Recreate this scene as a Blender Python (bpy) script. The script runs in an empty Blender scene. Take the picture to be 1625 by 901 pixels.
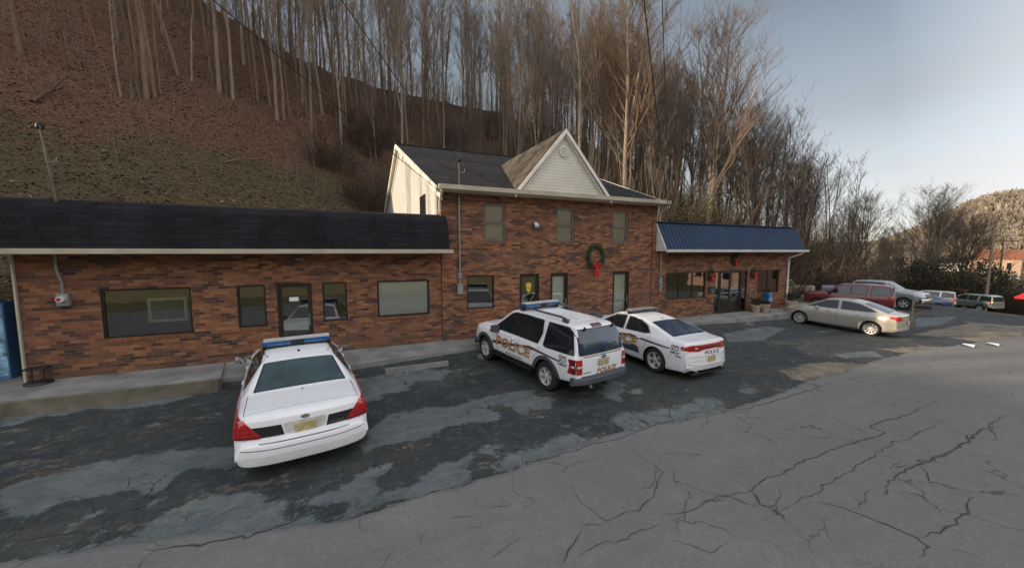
import bpy, bmesh, math, random
from mathutils import Vector, Matrix, noise as mn
from mathutils.bvhtree import BVHTree
R = math.radians
scene = bpy.context.scene
COL = scene.collection
# ------------------------------------------------------------------ camera
cd = bpy.data.cameras.new('camera'); cam = bpy.data.objects.new('camera', cd); COL.objects.link(cam)
CZ = 3.08
YAW, PITCH = R(23.887), R(5.0)
cam.location = (0, 0, CZ)
cam.rotation_euler = (R(90) - PITCH, 0, -YAW)
cd.sensor_width = 36.0
cd.lens = 587.0 / 1625.0 * 36.0
cd.clip_start = 0.05; cd.clip_end = 3000
scene.camera = cam
# ------------------------------------------------------------------ light
SUN_EL, SUN_AZ = R(15.0), Vector((-0.97, 0.20, 0)).normalized()
world = bpy.data.worlds.new('World'); scene.world = world; world.use_nodes = True
nt = world.node_tree; nt.nodes.clear()
sky = nt.nodes.new('ShaderNodeTexSky'); sky.sky_type = 'NISHITA'; sky.sun_disc = False
sky.sun_elevation = SUN_EL
sky.sun_rotation = math.atan2(SUN_AZ.x, SUN_AZ.y)
sky.altitude = 600; sky.air_density = 1.0; sky.dust_density = 0.6; sky.ozone_density = 1.0
bg = nt.nodes.new('ShaderNodeBackground'); bg.inputs[1].default_value = 0.15
wo = nt.nodes.new('ShaderNodeOutputWorld')
tcw = nt.nodes.new('ShaderNodeTexCoord'); mpw = nt.nodes.new('ShaderNodeMapping'); mpw.inputs['Scale'].default_value = (1, 1, 3.5)
nzw = nt.nodes.new('ShaderNodeTexNoise'); nzw.inputs['Scale'].default_value = 2.2; nzw.inputs['Detail'].default_value = 6
rpw = nt.nodes.new('ShaderNodeMapRange'); rpw.inputs[1].default_value = .35; rpw.inputs[2].default_value = .70; rpw.inputs[3].default_value = .84; rpw.inputs[4].default_value = 0.98
mxw = nt.nodes.new('ShaderNodeMix'); mxw.data_type = 'RGBA'; mxw.inputs[7].default_value = (2.9, 3.0, 3.3, 1)
nt.links.new(tcw.outputs['Generated'], mpw.inputs[0]); nt.links.new(mpw.outputs[0], nzw.inputs['Vector'])
nt.links.new(nzw.outputs[0], rpw.inputs[0])
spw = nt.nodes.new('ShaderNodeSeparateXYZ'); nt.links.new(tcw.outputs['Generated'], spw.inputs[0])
# unseen bright cloud added overhead and south as fill, thin haze over the hill
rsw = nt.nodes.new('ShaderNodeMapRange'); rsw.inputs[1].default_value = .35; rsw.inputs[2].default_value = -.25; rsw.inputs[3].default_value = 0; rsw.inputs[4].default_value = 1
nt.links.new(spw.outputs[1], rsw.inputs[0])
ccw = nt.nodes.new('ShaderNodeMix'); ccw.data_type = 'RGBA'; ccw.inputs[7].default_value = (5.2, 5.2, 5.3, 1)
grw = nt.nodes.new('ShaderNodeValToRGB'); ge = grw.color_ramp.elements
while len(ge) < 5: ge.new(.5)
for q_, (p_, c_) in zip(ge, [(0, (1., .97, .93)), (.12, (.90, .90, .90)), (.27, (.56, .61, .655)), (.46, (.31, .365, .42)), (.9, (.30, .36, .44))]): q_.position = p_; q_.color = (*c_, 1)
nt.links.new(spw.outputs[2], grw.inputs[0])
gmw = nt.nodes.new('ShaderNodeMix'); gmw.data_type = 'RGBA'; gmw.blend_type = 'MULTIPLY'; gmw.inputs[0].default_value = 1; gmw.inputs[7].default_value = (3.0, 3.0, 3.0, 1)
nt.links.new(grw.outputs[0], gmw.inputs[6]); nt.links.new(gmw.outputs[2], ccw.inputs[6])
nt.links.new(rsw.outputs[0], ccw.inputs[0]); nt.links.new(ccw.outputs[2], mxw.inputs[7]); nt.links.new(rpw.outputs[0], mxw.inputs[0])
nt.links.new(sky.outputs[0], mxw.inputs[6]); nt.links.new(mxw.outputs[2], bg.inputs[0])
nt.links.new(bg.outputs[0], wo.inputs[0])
sl = bpy.data.lights.new('sun', 'SUN'); sun = bpy.data.objects.new('sun', sl); COL.objects.link(sun)
sl.energy = 3.8; sl.angle = R(0.6); sl.color = (1.0, 0.80, 0.56)
sdir = Vector((SUN_AZ.x * math.cos(SUN_EL), SUN_AZ.y * math.cos(SUN_EL), math.sin(SUN_EL)))
sun.rotation_euler = sdir.to_track_quat('Z', 'Y').to_euler()
scene.view_settings.view_transform = 'Standard'; scene.view_settings.look = 'None'
scene.view_settings.gamma = 1.0; scene.view_settings.use_curve_mapping = False
scene.view_settings.exposure = 0.85
scene.render.engine = 'CYCLES'
scene.cycles.max_bounces = 6; scene.cycles.transparent_max_bounces = 8
random.seed(7)

# ------------------------------------------------------------------ helpers
class MB:
    def __init__(s): s.v = []; s.f = []; s.m = []
    def add(s, vs, fs, mi=0):
        o = len(s.v); s.v += [tuple(p) for p in vs]; s.f += [tuple(i + o for i in f) for f in fs]; s.m += [mi] * len(fs)
        return s
    def box(s, x0, x1, y0, y1, z0, z1, mi=0):
        vs = [(x, y, z) for z in (z0, z1) for y in (y0, y1) for x in (x0, x1)]
        return s.add(vs, [(0, 2, 3, 1), (4, 5, 7, 6), (0, 1, 5, 4), (2, 6, 7, 3), (0, 4, 6, 2), (1, 3, 7, 5)], mi)
    def rbox(s, x0, x1, y0, y1, z0, z1, b=.02, mi=0):
        bm = bmesh.new(); bmesh.ops.create_cube(bm, size=1)
        bmesh.ops.scale(bm, vec=(x1 - x0, y1 - y0, z1 - z0), verts=bm.verts)
        bmesh.ops.translate(bm, vec=((x0 + x1) / 2, (y0 + y1) / 2, (z0 + z1) / 2), verts=bm.verts)
        bmesh.ops.bevel(bm, geom=bm.edges[:], offset=b, segments=2, affect='EDGES', profile=.6)
        return s.frombm(bm, mi)
    def frombm(s, bm, mi=0):
        bm.verts.index_update(); s.add([v.co.copy() for v in bm.verts], [[v.index for v in f.verts] for f in bm.faces], mi); bm.free(); return s
    def quad(s, a, b, c, d, mi=0): return s.add([a, b, c, d], [(0, 1, 2, 3)], mi)
    def tube(s, pts, rad, n=6, mi=0, cap=True):
        pts = [Vector(p) for p in pts]
        if not hasattr(rad, '__len__'): rad = [rad] * len(pts)
        rings = []; u = None
        for i, p in enumerate(pts):
            d = (pts[min(i + 1, len(pts) - 1)] - pts[max(i - 1, 0)])
            if d.length < 1e-9: d = Vector((0, 0, 1))
            d.normalize()
            if u is None: u = d.orthogonal().normalized()
            else:
                u = (u - d * u.dot(d))
                u = u.normalized() if u.length > 1e-6 else d.orthogonal().normalized()
            w = d.cross(u)
            rings.append([p + (u * math.cos(2 * math.pi * k / n) + w * math.sin(2 * math.pi * k / n)) * rad[i] for k in range(n)])
        vs = [q for r_ in rings for q in r_]
        fs = [(i * n + k, i * n + (k + 1) % n, (i + 1) * n + (k + 1) % n, (i + 1) * n + k) for i in range(len(pts) - 1) for k in range(n)]
        if cap: fs += [tuple(range(n))[::-1], tuple((len(pts) - 1) * n + k for k in range(n))]
        return s.add(vs, fs, mi)
    def lathe(s, prof, axis='z', n=24, c=(0, 0, 0), mi=0):
        vs = []; c = Vector(c)
        for (r_, h) in prof:
            for k in range(n):
                a = 2 * math.pi * k / n; p = (r_ * math.cos(a), r_ * math.sin(a), h)
                if axis == 'y': p = (p[0], p[2], p[1])
                vs.append(c + Vector(p))
        m = len(prof)
        fs = [(i * n + k, i * n + (k + 1) % n, (i + 1) * n + (k + 1) % n, (i + 1) * n + k) for i in range(m - 1) for k in range(n)]
        fs += [tuple(range(n))[::-1], tuple((m - 1) * n + k for k in range(n))]
        return s.add(vs, fs, mi)
    def prism(s, poly, y0, y1, plane='xz', mi=0):
        n = len(poly)
        def P(a, b, t): return (a, t, b) if plane == 'xz' else ((t, a, b) if plane == 'yz' else (a, b, t))
        vs = [P(a, b, y0) for a, b in poly] + [P(a, b, y1) for a, b in poly]
        fs = [tuple(range(n)), tuple(range(2 * n - 1, n - 1, -1))] + [(i, (i + 1) % n, n + (i + 1) % n, n + i)[::-1] for i in range(n)]
        return s.add(vs, fs, mi)
    def build(s, name, mats, parent=None, smooth=False, sharp=35, recalc=True):
        me = bpy.data.meshes.new(name); me.from_pydata(s.v, [], s.f)
        if not isinstance(mats, (list, tuple)): mats = [mats]
        for m in mats: me.materials.append(m)
        if any(s.m): me.polygons.foreach_set('material_index', s.m)
        if recalc:
            bm = bmesh.new(); bm.from_mesh(me); bmesh.ops.recalc_face_normals(bm, faces=bm.faces); bm.to_mesh(me); bm.free()
        if smooth:
            me.polygons.foreach_set('use_smooth', [True] * len(me.polygons)); me.set_sharp_from_angle(angle=R(sharp))
        me.update()
        o = bpy.data.objects.new(name, me); COL.objects.link(o)
        if parent: o.parent = parent
        return o
def tag(o, label=None, cat=None, group=None, kind=None):
    if label: o['label'] = label
    if cat: o['category'] = cat
    if group: o['group'] = group
    if kind: o['kind'] = kind
    return o
def thing(name, label, cat, loc=(0, 0, 0), rz=0, group=None):
    o = bpy.data.objects.new(name, None); COL.objects.link(o); o.empty_display_size = .2
    o.location = loc; o.rotation_euler = (0, 0, rz)
    return tag(o, label, cat, group)
def copy_tree(o, parent=None):
    c = o.copy(); COL.objects.link(c); c.parent = parent
    for ch in list(o.children): copy_tree(ch, c)
    return c

# ------------------------------------------------------------------ materials
class NT:
    def __init__(s, m): s.t = m.node_tree; s.N = s.t.nodes; s.L = s.t.links
    def n(s, kind, **kw):
        x = s.N.new(kind)
        for k, v in kw.items(): setattr(x, k, v)
        return x
    def set(s, sock, v):
        if hasattr(v, 'is_linked') or hasattr(v, 'links'): s.L.new(v, sock)
        else: sock.default_value = v
    def math(s, op, a, b=0.0, c=None, clamp=False):
        x = s.n('ShaderNodeMath', operation=op); x.use_clamp = clamp
        s.set(x.inputs[0], a); s.set(x.inputs[1], b)
        if c is not None: s.set(x.inputs[2], c)
        return x.outputs[0]
    def mix(s, f, a, b):
        x = s.n('ShaderNodeMix', data_type='RGBA'); s.set(x.inputs[0], f)
        for i, v in ((6, a), (7, b)): s.set(x.inputs[i], (*v, 1) if isinstance(v, (tuple, list)) and len(v) == 3 else v)
        return x.outputs[2]
    def noise(s, vec, scale, detail=4, rough=.55, dist=0):
        x = s.n('ShaderNodeTexNoise'); x.inputs['Scale'].default_value = scale; x.inputs['Detail'].default_value = detail
        x.inputs['Roughness'].default_value = rough; x.inputs['Distortion'].default_value = dist
        if vec is not None: s.L.new(vec, x.inputs['Vector'])
        return x.outputs[0]
    def rng(s, v, a, b, c=0.0, d=1.0):
        x = s.n('ShaderNodeMapRange'); s.set(x.inputs[0], v)
        for i, q in ((1, a), (2, b), (3, c), (4, d)): x.inputs[i].default_value = q
        return x.outputs[0]
    def ramp(s, v, stops):
        x = s.n('ShaderNodeValToRGB'); e = x.color_ramp.elements
        while len(e) < len(stops): e.new(.5)
        for q, (p, c) in zip(e, stops): q.position = p; q.color = (*c, 1)
        s.set(x.inputs[0], v); return x.outputs[0]
    def obj(s): return s.n('ShaderNodeTexCoord').outputs['Object']
    def mapping(s, vec, sc):
        x = s.n('ShaderNodeMapping'); x.inputs['Scale'].default_value = sc; s.L.new(vec, x.inputs[0]); return x.outputs[0]
    def bump(s, h, strength=.3, dist=.02):
        x = s.n('ShaderNodeBump'); x.inputs['Strength'].default_value = strength; x.inputs['Distance'].default_value = dist
        s.L.new(h, x.inputs['Height']); return x.outputs[0]
def newmat(name):
    m = bpy.data.materials.new(name); m.use_nodes = True; t = NT(m)
    b = t.N['Principled BSDF']; return m, t, b
def mat(name, c, rough=.6, metal=0., var=.12, vs=3., coat=0., bump=0., spec=None, emit=None):
    m, t, b = newmat(name)
    o = t.obj(); f = t.noise(o, vs, 5)
    f2 = t.rng(f, .3, .7)
    col = t.mix(f2, tuple(x * (1 - var) for x in c), tuple(min(1, x * (1 + var)) for x in c))
    t.L.new(col, b.inputs['Base Color'])
    b.inputs['Roughness'].default_value = rough; b.inputs['Metallic'].default_value = metal
    if coat: b.inputs['Coat Weight'].default_value = coat; b.inputs['Coat Roughness'].default_value = .05
    if spec is not None: b.inputs['Specular IOR Level'].default_value = spec
    if bump: t.L.new(t.bump(t.noise(o, vs * 12, 4), bump, .01), b.inputs['Normal'])
    if emit: b.inputs['Emission Color'].default_value = (*c, 1); b.inputs['Emission Strength'].default_value = emit
    return m

def paint(name, c, metal=0., dirt=.25):
    m, t, b = newmat(name); o = t.obj()
    z = t.n('ShaderNodeSeparateXYZ'); t.L.new(o, z.inputs[0])
    n1 = t.noise(o, 1.7, 6, .65); n2 = t.noise(o, 14, 4)
    low = t.rng(z.outputs[2], .25, .75, 1., 0.)
    d = t.math('MULTIPLY', t.math('ADD', t.math('MULTIPLY', low, .75), .12), t.rng(n1, .38, .68), clamp=True)
    d = t.math('MULTIPLY', d, dirt * 2.2, clamp=True)
    col = t.mix(d, c, (.16, .145, .125))
    col = t.mix(t.math('MULTIPLY', n2, .06), col, (.3, .3, .3))
    t.L.new(col, b.inputs['Base Color']); b.inputs['Metallic'].default_value = metal
    t.L.new(t.rng(d, 0, .5, .32, .6), b.inputs['Roughness'])
    b.inputs['Coat Weight'].default_value = .8; b.inputs['Coat Roughness'].default_value = .06
    return m

def brick_mat(name, dark=1.0):
    m, t, b = newmat(name); o = t.obj()
    s = t.n('ShaderNodeSeparateXYZ'); t.L.new(o, s.inputs[0])
    geo = t.n('ShaderNodeNewGeometry'); sn = t.n('ShaderNodeSeparateXYZ'); t.L.new(geo.outputs['Normal'], sn.inputs[0])
    side = t.math('GREATER_THAN', t.math('ABSOLUTE', sn.outputs[0]), .7)
    u = t.math('ADD', t.math('MULTIPLY', s.outputs[0], t.math('SUBTRACT', 1, side)), t.math('MULTIPLY', s.outputs[1], side))
    BH, BW = .076, .232
    rz = t.math('DIVIDE', s.outputs[2], BH); row = t.math('FLOOR', rz)
    off = t.math('MULTIPLY', t.math('MODULO', t.math('ADD', row, 1000), 2), .5)
    cu = t.math('ADD', t.math('DIVIDE', u, BW), off); colm = t.math('FLOOR', cu)
    fz = t.math('FRACT', rz); fu = t.math('FRACT', cu)
    cv = t.n('ShaderNodeCombineXYZ'); t.L.new(colm, cv.inputs[0]); t.L.new(row, cv.inputs[1])
    wn = t.n('ShaderNodeTexWhiteNoise', noise_dimensions='3D'); t.L.new(cv.outputs[0], wn.inputs['Vector'])
    cl = t.noise(t.mapping(cv.outputs[0], (.23, .36, 1)), 1.0, 3, .6)
    w = t.math('ADD', t.math('MULTIPLY', cl, 1.0), t.math('MULTIPLY', t.math('SUBTRACT', wn.outputs[0], .5), .15))
    darkf = t.rng(w, .53, .575)
    w2 = t.n('ShaderNodeTexWhiteNoise', noise_dimensions='3D')
    t.L.new(t.mapping(cv.outputs[0], (1.3, 2.1, 1)), w2.inputs['Vector'])
    base = t.ramp(w2.outputs[0], [(0, (.145, .052, .025)), (.35, (.215, .080, .034)), (.7, (.295, .115, .046)), (1, (.38, .165, .068))])
    dk = t.ramp(w2.outputs[0], [(0, (.028, .016, .015)), (.6, (.058, .028, .022)), (1, (.11, .046, .030))])
    col = t.mix(darkf, base, dk)
    big = t.noise(o, .5, 4)
    col = t.mix(t.rng(big, .42, .72, 0, .5), col, (.12, .060, .040))
    fine = t.noise(o, 60, 3); col = t.mix(t.math('MULTIPLY', fine, .25), col, (.16, .08, .06))
    mz = t.math('MAXIMUM', t.math('LESS_THAN', fz, .12), t.math('LESS_THAN', fu, .045))
    col = t.mix(mz, col, (.15, .105, .075))
    sz = t.math('MULTIPLY', t.rng(s.outputs[2], .0, .7, .55, 0.), t.rng(t.noise(o, 1.6, 5), .35, .65)); col = t.mix(sz, col, (.075, .055, .042))
    if dark != 1: col = t.mix(1 - dark, col, (0, 0, 0))
    t.L.new(col, b.inputs['Base Color']); b.inputs['Roughness'].default_value = .85
    t.L.new(t.bump(t.math('SUBTRACT', 1, mz), .5, .008), b.inputs['Normal'])
    return m

def shingle_mat(name, c0, c1, u_axis=0, v_axis=1, rowh=.16, streak=.3):
    m, t, b = newmat(name); o = t.obj()
    s = t.n('ShaderNodeSeparateXYZ'); t.L.new(o, s.inputs[0])
    v = t.math('ADD', s.outputs[2], t.math('MULTIPLY', s.outputs[v_axis], .35))
    r_ = t.math('DIVIDE', v, rowh); row = t.math('FLOOR', r_)
    cu = t.math('ADD', t.math('DIVIDE', s.outputs[u_axis], .3), t.math('MULTIPLY', t.math('MODULO', t.math('ADD', row, 500), 2), .5))
    cv = t.n('ShaderNodeCombineXYZ'); t.L.new(t.math('FLOOR', cu), cv.inputs[0]); t.L.new(row, cv.inputs[1])
    wn = t.n('ShaderNodeTexWhiteNoise', noise_dimensions='3D'); t.L.new(cv.outputs[0], wn.inputs['Vector'])
    st = t.noise(t.mapping(o, (1.2, .25, .25)), 1.6, 5, .6)
    f = t.math('ADD', t.math('MULTIPLY', wn.outputs[0], .45), t.math('MULTIPLY', t.rng(st, .35, .7), .55))
    col = t.mix(f, c0, c1)
    gap = t.math('LESS_THAN', t.math('FRACT', r_), .16)
    col = t.mix(t.math('MULTIPLY', gap, .6), col, tuple(x * .35 for x in c0))
    col = t.mix(t.math('MULTIPLY', t.rng(t.noise(o, 45, 2), .4, .7), .15), col, (.12, .12, .13))
    t.L.new(col, b.inputs['Base Color']); b.inputs['Roughness'].default_value = .95; b.inputs['Specular IOR Level'].default_value = .12
    t.L.new(t.bump(t.math('FRACT', r_), .6, .012), b.inputs['Normal'])
    return m

def glass_mat(name, tint=(.75, .78, .72), refl=1.0):
    m, t, b = newmat(name); t.N.remove(b)
    out = t.N['Material Output']
    tr = t.n('ShaderNodeBsdfTransparent'); tr.inputs[0].default_value = (*tint, 1)
    gl = t.n('ShaderNodeBsdfGlossy'); gl.inputs['Roughness'].default_value = .02; gl.inputs[0].default_value = (.9, .92, .92, 1)
    o = t.obj(); t.L.new(t.bump(t.noise(o, 1.2, 2), .12, .02), gl.inputs['Normal'])
    fr = t.n('ShaderNodeFresnel'); fr.inputs[0].default_value = 1.5
    mx = t.n('ShaderNodeMixShader')
    t.L.new(t.math('MULTIPLY', t.math('ADD', t.math('MULTIPLY', fr.outputs[0], 1.7), .07), refl, clamp=True), mx.inputs[0])
    t.L.new(tr.outputs[0], mx.inputs[1]); t.L.new(gl.outputs[0], mx.inputs[2]); t.L.new(mx.outputs[0], out.inputs[0])
    return m

M = {}
M['brick'] = brick_mat('brick')
M['roofA'] = shingle_mat('dark mansard shingles', (.006, .006, .008), (.020, .020, .025))
M['roofB'] = shingle_mat('charcoal shingles', (.014, .014, .016), (.042, .040, .038))
M['roofC'] = shingle_mat('sunlit tan gable shingles', (.03, .027, .024), (.15, .125, .10), u_axis=1, v_axis=0)  # dormer shingles, tan streaks stand in for sunlight on the slope
M['gutter'] = mat('cream gutter', (.52, .47, .37), .45, var=.2, vs=1.3)
M['whitetrim'] = mat('white trim', (.70, .67, .60), .5, var=.12)
M['frame'] = mat('dark bronze frame', (.018, .014, .012), .45)
M['frame2'] = mat('grey brown window frame', (.12, .10, .08), .5)
M['glass'] = glass_mat('window glass', (.90, .92, .88))
M['glasslight'] = glass_mat('window glass clear', (.96, .97, .96), .7)
M['room'] = mat('dark interior', (.26, .25, .18), .9, var=.5, vs=.8)
M['roomlight'] = mat('interior wall', (.42, .38, .26), .9, var=.4, vs=.8)
M['blind'] = mat('pale blind', (.78, .80, .76), .7, var=.06)
M['blind2'] = mat('olive blind', (.55, .52, .45), .8, var=.2, vs=1)
M['conc'] = mat('weathered concrete', (.20, .20, .195), .9, var=.35, vs=1.4, bump=.4)
M['concdirty'] = mat('dirty concrete', (.15, .135, .10), .9, var=.4, vs=2, bump=.5)
M['galv'] = mat('grey galvanised metal', (.26, .27, .27), .5, metal=.3, var=.2)
M['black'] = mat('black plastic', (.015, .015, .017), .4)
M['darkgrey'] = mat('dark grey plastic', (.07, .078, .09), .55)
M['rubber'] = mat('tyre rubber', (.022, .021, .020), .85, var=.3, vs=8)
M['alloy'] = mat('silver alloy', (.55, .55, .55), .35, metal=.25, var=.2, vs=6)
M['chrome'] = mat('chrome', (.6, .6, .6), .12, metal=1.)
M['white'] = paint('white car paint', (.84, .84, .86), 0., .14)
M['silver'] = paint('silver beige car paint', (.50, .47, .41), .45, .2)
M['maroon'] = paint('maroon car paint', (.16, .012, .018))
M['greysilver'] = paint('grey silver car paint', (.36, .38, .41), .5)
M['tan'] = paint('tan car paint', (.46, .37, .24))
M['blue'] = paint('dark blue car paint', (.02, .045, .13))
M['palesil'] = paint('pale silver car paint', (.42, .44, .45), .2)
M['greygreen'] = paint('grey green car paint', (.17, .22, .21), .2)
M['redp'] = paint('red car paint', (.50, .02, .03))
M['whitep'] = paint('plain white car paint', (.8, .8, .8))
M['carglass'] = mat('tinted car glass', (.012, .016, .02), .04, var=.1, spec=.9)
M['carglassg'] = mat('green tinted rear glass', (.035, .06, .062), .04, var=.45, vs=1.6, spec=.9)
M['carglassb'] = mat('blue tinted rear glass', (.012, .03, .065), .05, var=.3, vs=2., spec=.9)
M['tail'] = mat('red tail lamp', (.42, .008, .012), .12, var=.35, vs=9, coat=1)
M['taildark'] = mat('dark red tail lamp', (.12, .004, .008), .12, var=.3, vs=9, coat=1)
M['lampw'] = mat('clear lamp', (.55, .56, .56), .1, coat=1)
M['amber'] = mat('amber lamp', (.5, .16, .02), .2)
M['bluelens'] = mat('blue lens', (.01, .10, .27), .12, var=.3, vs=7, coat=1)
M['plate'] = mat('yellowed licence plate', (.50, .40, .20), .5, var=.3, vs=14)
M['platepale'] = mat('pale plate surround', (.5, .49, .46), .4, var=.25, vs=6)
M['gold'] = mat('gold lettering', (.62, .36, .10), .4, var=.45, vs=7)
M['letdark'] = mat('dark red lettering edge', (.09, .012, .015), .4)
M['letblack'] = mat('black lettering', (.015, .015, .018), .4)
M['stripered'] = mat('dark red stripe', (.13, .02, .04), .4, var=.4, vs=6)
M['stripeblue'] = mat('slate stripe', (.07, .08, .11), .4)
M['redsign'] = mat('bright red', (.5, .02, .025), .5, var=.2)
M['green'] = mat('wreath green', (.02, .055, .02), .8, var=.5, vs=20)
M['ribbon'] = mat('red ribbon', (.65, .012, .02), .5, var=.25, vs=9)
M['clay'] = mat('pale clay', (.38, .27, .20), .8, var=.2)
M['wood'] = mat('weathered post wood', (.26, .20, .13), .85, var=.3, vs=6, bump=.3)
M['woodr'] = mat('brown red boards', (.22, .085, .045), .85, var=.3, vs=5)
M['wire'] = mat('black cable', (.012, .012, .012), .7)
M['paper'] = mat('white paper', (.75, .77, .8), .8, var=.05)
M['whitelamp'] = mat('white lamp housing', (.72, .76, .85), .4)

def siding_mat(name, c, ax=2, h=.11):
    m, t, b = newmat(name); o = t.obj()
    s = t.n('ShaderNodeSeparateXYZ'); t.L.new(o, s.inputs[0])
    fr = t.math('FRACT', t.math('DIVIDE', s.outputs[ax], h))
    col = t.mix(t.rng(t.noise(o, 1.3, 5), .35, .7), tuple(x * .82 for x in c), c)
    col = t.mix(t.rng(fr, .0, .22, .95, 0.), col, tuple(x * .35 for x in c))
    t.L.new(col, b.inputs['Base Color']); b.inputs['Roughness'].default_value = .6
    t.L.new(t.bump(fr, .7, .015), b.inputs['Normal'])
    return m
M['siding'] = siding_mat('cream lap siding', (.54, .545, .54))
M['sidingf'] = siding_mat('bright cream lap siding', (.80, .76, .66))
M['sidingw'] = siding_mat('white lap siding', (.78, .78, .76))
M['sidingp'] = siding_mat('pink lap siding', (.60, .40, .34))
def ribbed_mat():
    m, t, b = newmat('blue ribbed metal roof'); o = t.obj()
    s = t.n('ShaderNodeSeparateXYZ'); t.L.new(o, s.inputs[0])
    t.L.new(t.mix(t.rng(t.noise(o, .8, 5), .3, .7), (.006, .022, .060), (.012, .038, .092)), b.inputs['Base Color'])
    b.inputs['Roughness'].default_value = .55; b.inputs['Specular IOR Level'].default_value = .25
    return m
M['bluemetal'] = ribbed_mat()

# ------------------------------------------------------------------ terrain function
def lerp(a, b, f): return a + (b - a) * f
def sm(x): x = max(0., min(1., x)); return x * x * (3 - 2 * x)
def tab(T, x):
    if x <= T[0][0]: return T[0][1]
    for (a, p), (b, q) in zip(T, T[1:]):
        if x <= b: return p + (q - p) * (x - a) / (b - a)
    return T[-1][1]
ROADEDGE = [(-60, 5.2), (-30, 5.8), (-12, 5.9), (-3.7, 5.87), (-2.67, 5.8), (-1.2, 5.3), (-.06, 5.08), (1.14, 5.18), (2.5, 5.24), (4.39, 5.5), (7.67, 5.32), (9.67, 5.45), (12.15, 5.84), (13.15, 5.75), (19.6, 6.3), (29.4, 6.1), (45, 6.3), (80, 9), (140, 14)]
def redge(x):
    return tab(ROADEDGE, x) + .10 * mn.noise((x * .9, 3.3, 0)) + .07 * mn.noise((x * 3.1, 9.3, 0))
def xdrop(x):
    d = 0.
    if x > 15: d += .04 * min(x - 15, 29)
    if x > 44: d += .11 * min(x - 44, 50)
    return -d
def pave(x, y):
    e = redge(x); 
    if y >= 11.4: z = -.15
    elif y >= 11.12: z = lerp(-.31, -.15, sm((y - 11.12) / .28))
    elif y >= 8.0: z = lerp(-.40, -.31, (y - 8.0) / 3.12)
    elif y > e + .5: z = -.40
    elif y > e: z = lerp(-.45, -.40, (y - e) / .5)
    elif y > e - 2.5: z = lerp(-.45, -.36, sm((e - y) / 2.5))
    else: z = -.36
    return z + xdrop(x) + .012 * mn.noise((x * .35, y * .35, 1.7))
SHH = 21.5
RIDGE = [(-220, 30), (-140, 40), (-100, 48), (-60, 50), (-33, 41), (-22, 38), (-17, 35.5), (-12, 33), (-7, 30), (-1.7, 28.3), (1.6, 27.4), (8.6, 26.6), (14, 26.6), (20.6, 26.6), (33.7, 25.4), (43, 23.5), (52, 20), (70, 12), (95, 4), (120, -4), (400, -6)]
TOE = [(-60, 17), (-8, 20), (0, 23), (5, 30), (12, 28), (16, 19), (24, 17.5), (34, 21), (60, 27), (90, 34), (400, 60)]
def T(x, y):
    base = pave(x, min(max(y, -6), 14)) + (.28 if y > 16 and x < 26 else 0) * sm((y - 16) / 3)
    z = base
    yt = tab(TOE, x); rz = tab(RIDGE, x)
    if y > yt:
        if y < 60: z = base + (rz - base) * (.3 * ((y - yt) / (60 - yt)) + .7 * ((y - yt) / (60 - yt)) ** 1.25)
        else: z = max(base, rz - .45 * (y - 60))
        z += 1.1 * mn.noise((x * .12, y * .12, 0)) * sm((y - yt) / 10) + .45 * mn.noise((x * .3, y * .3, 2)) * sm((y - yt) / 10) + .2 * mn.noise((x * .5, y * .5, 4)) * sm((y - yt) / 6)
    # unseen hill shoulder added left of frame to shade the lot
    if x < -30:
        sh = sm((-x - 32) / 34) * SHH * sm((y + 14) / 26)
        z = max(z, base + sh + .8 * mn.noise((x * .1, y * .1, 8)))
    # hill across the road, behind the camera
    if y < -22: z += sm((-22 - y) / 60) * 30
    # far hill beyond the town
    d = math.hypot(x, y)
    if x > 140 and d > 230:
        h = 40 * sm((d - 235) / 190) * (1 + .18 * mn.noise((x * .012, y * .012, 3)))
        a = math.degrees(math.atan2(x, y))
        h *= lerp(.25, 1., sm((a - 67) / 10))
        z = max(z, -7 + h)
    return z

def grid_mesh(name, xs, ys, fz, mats, fm=None):
    mb = MB(); nx, ny = len(xs), len(ys)
    mb.v = [(x, y, fz(x, y)) for y in ys for x in xs]
    mb.f = [(j * nx + i, j * nx + i + 1, (j + 1) * nx + i + 1, (j + 1) * nx + i) for j in range(ny - 1) for i in range(nx - 1)]
    mb.m = [0] * len(mb.f)
    return mb.build(name, mats, smooth=True, sharp=180, recalc=False)
def spaced(a, fine0, fine1, b, step, g=1.13):
    v = [fine0]
    while v[-1] < fine1: v.append(v[-1] + step)
    s = step
    while v[-1] < b: s *= g; v.append(v[-1] + s)
    s = step; lo = [fine0]
    while lo[-1] > a: s *= g; lo.append(lo[-1] - s)
    return lo[:0:-1] + v

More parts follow.
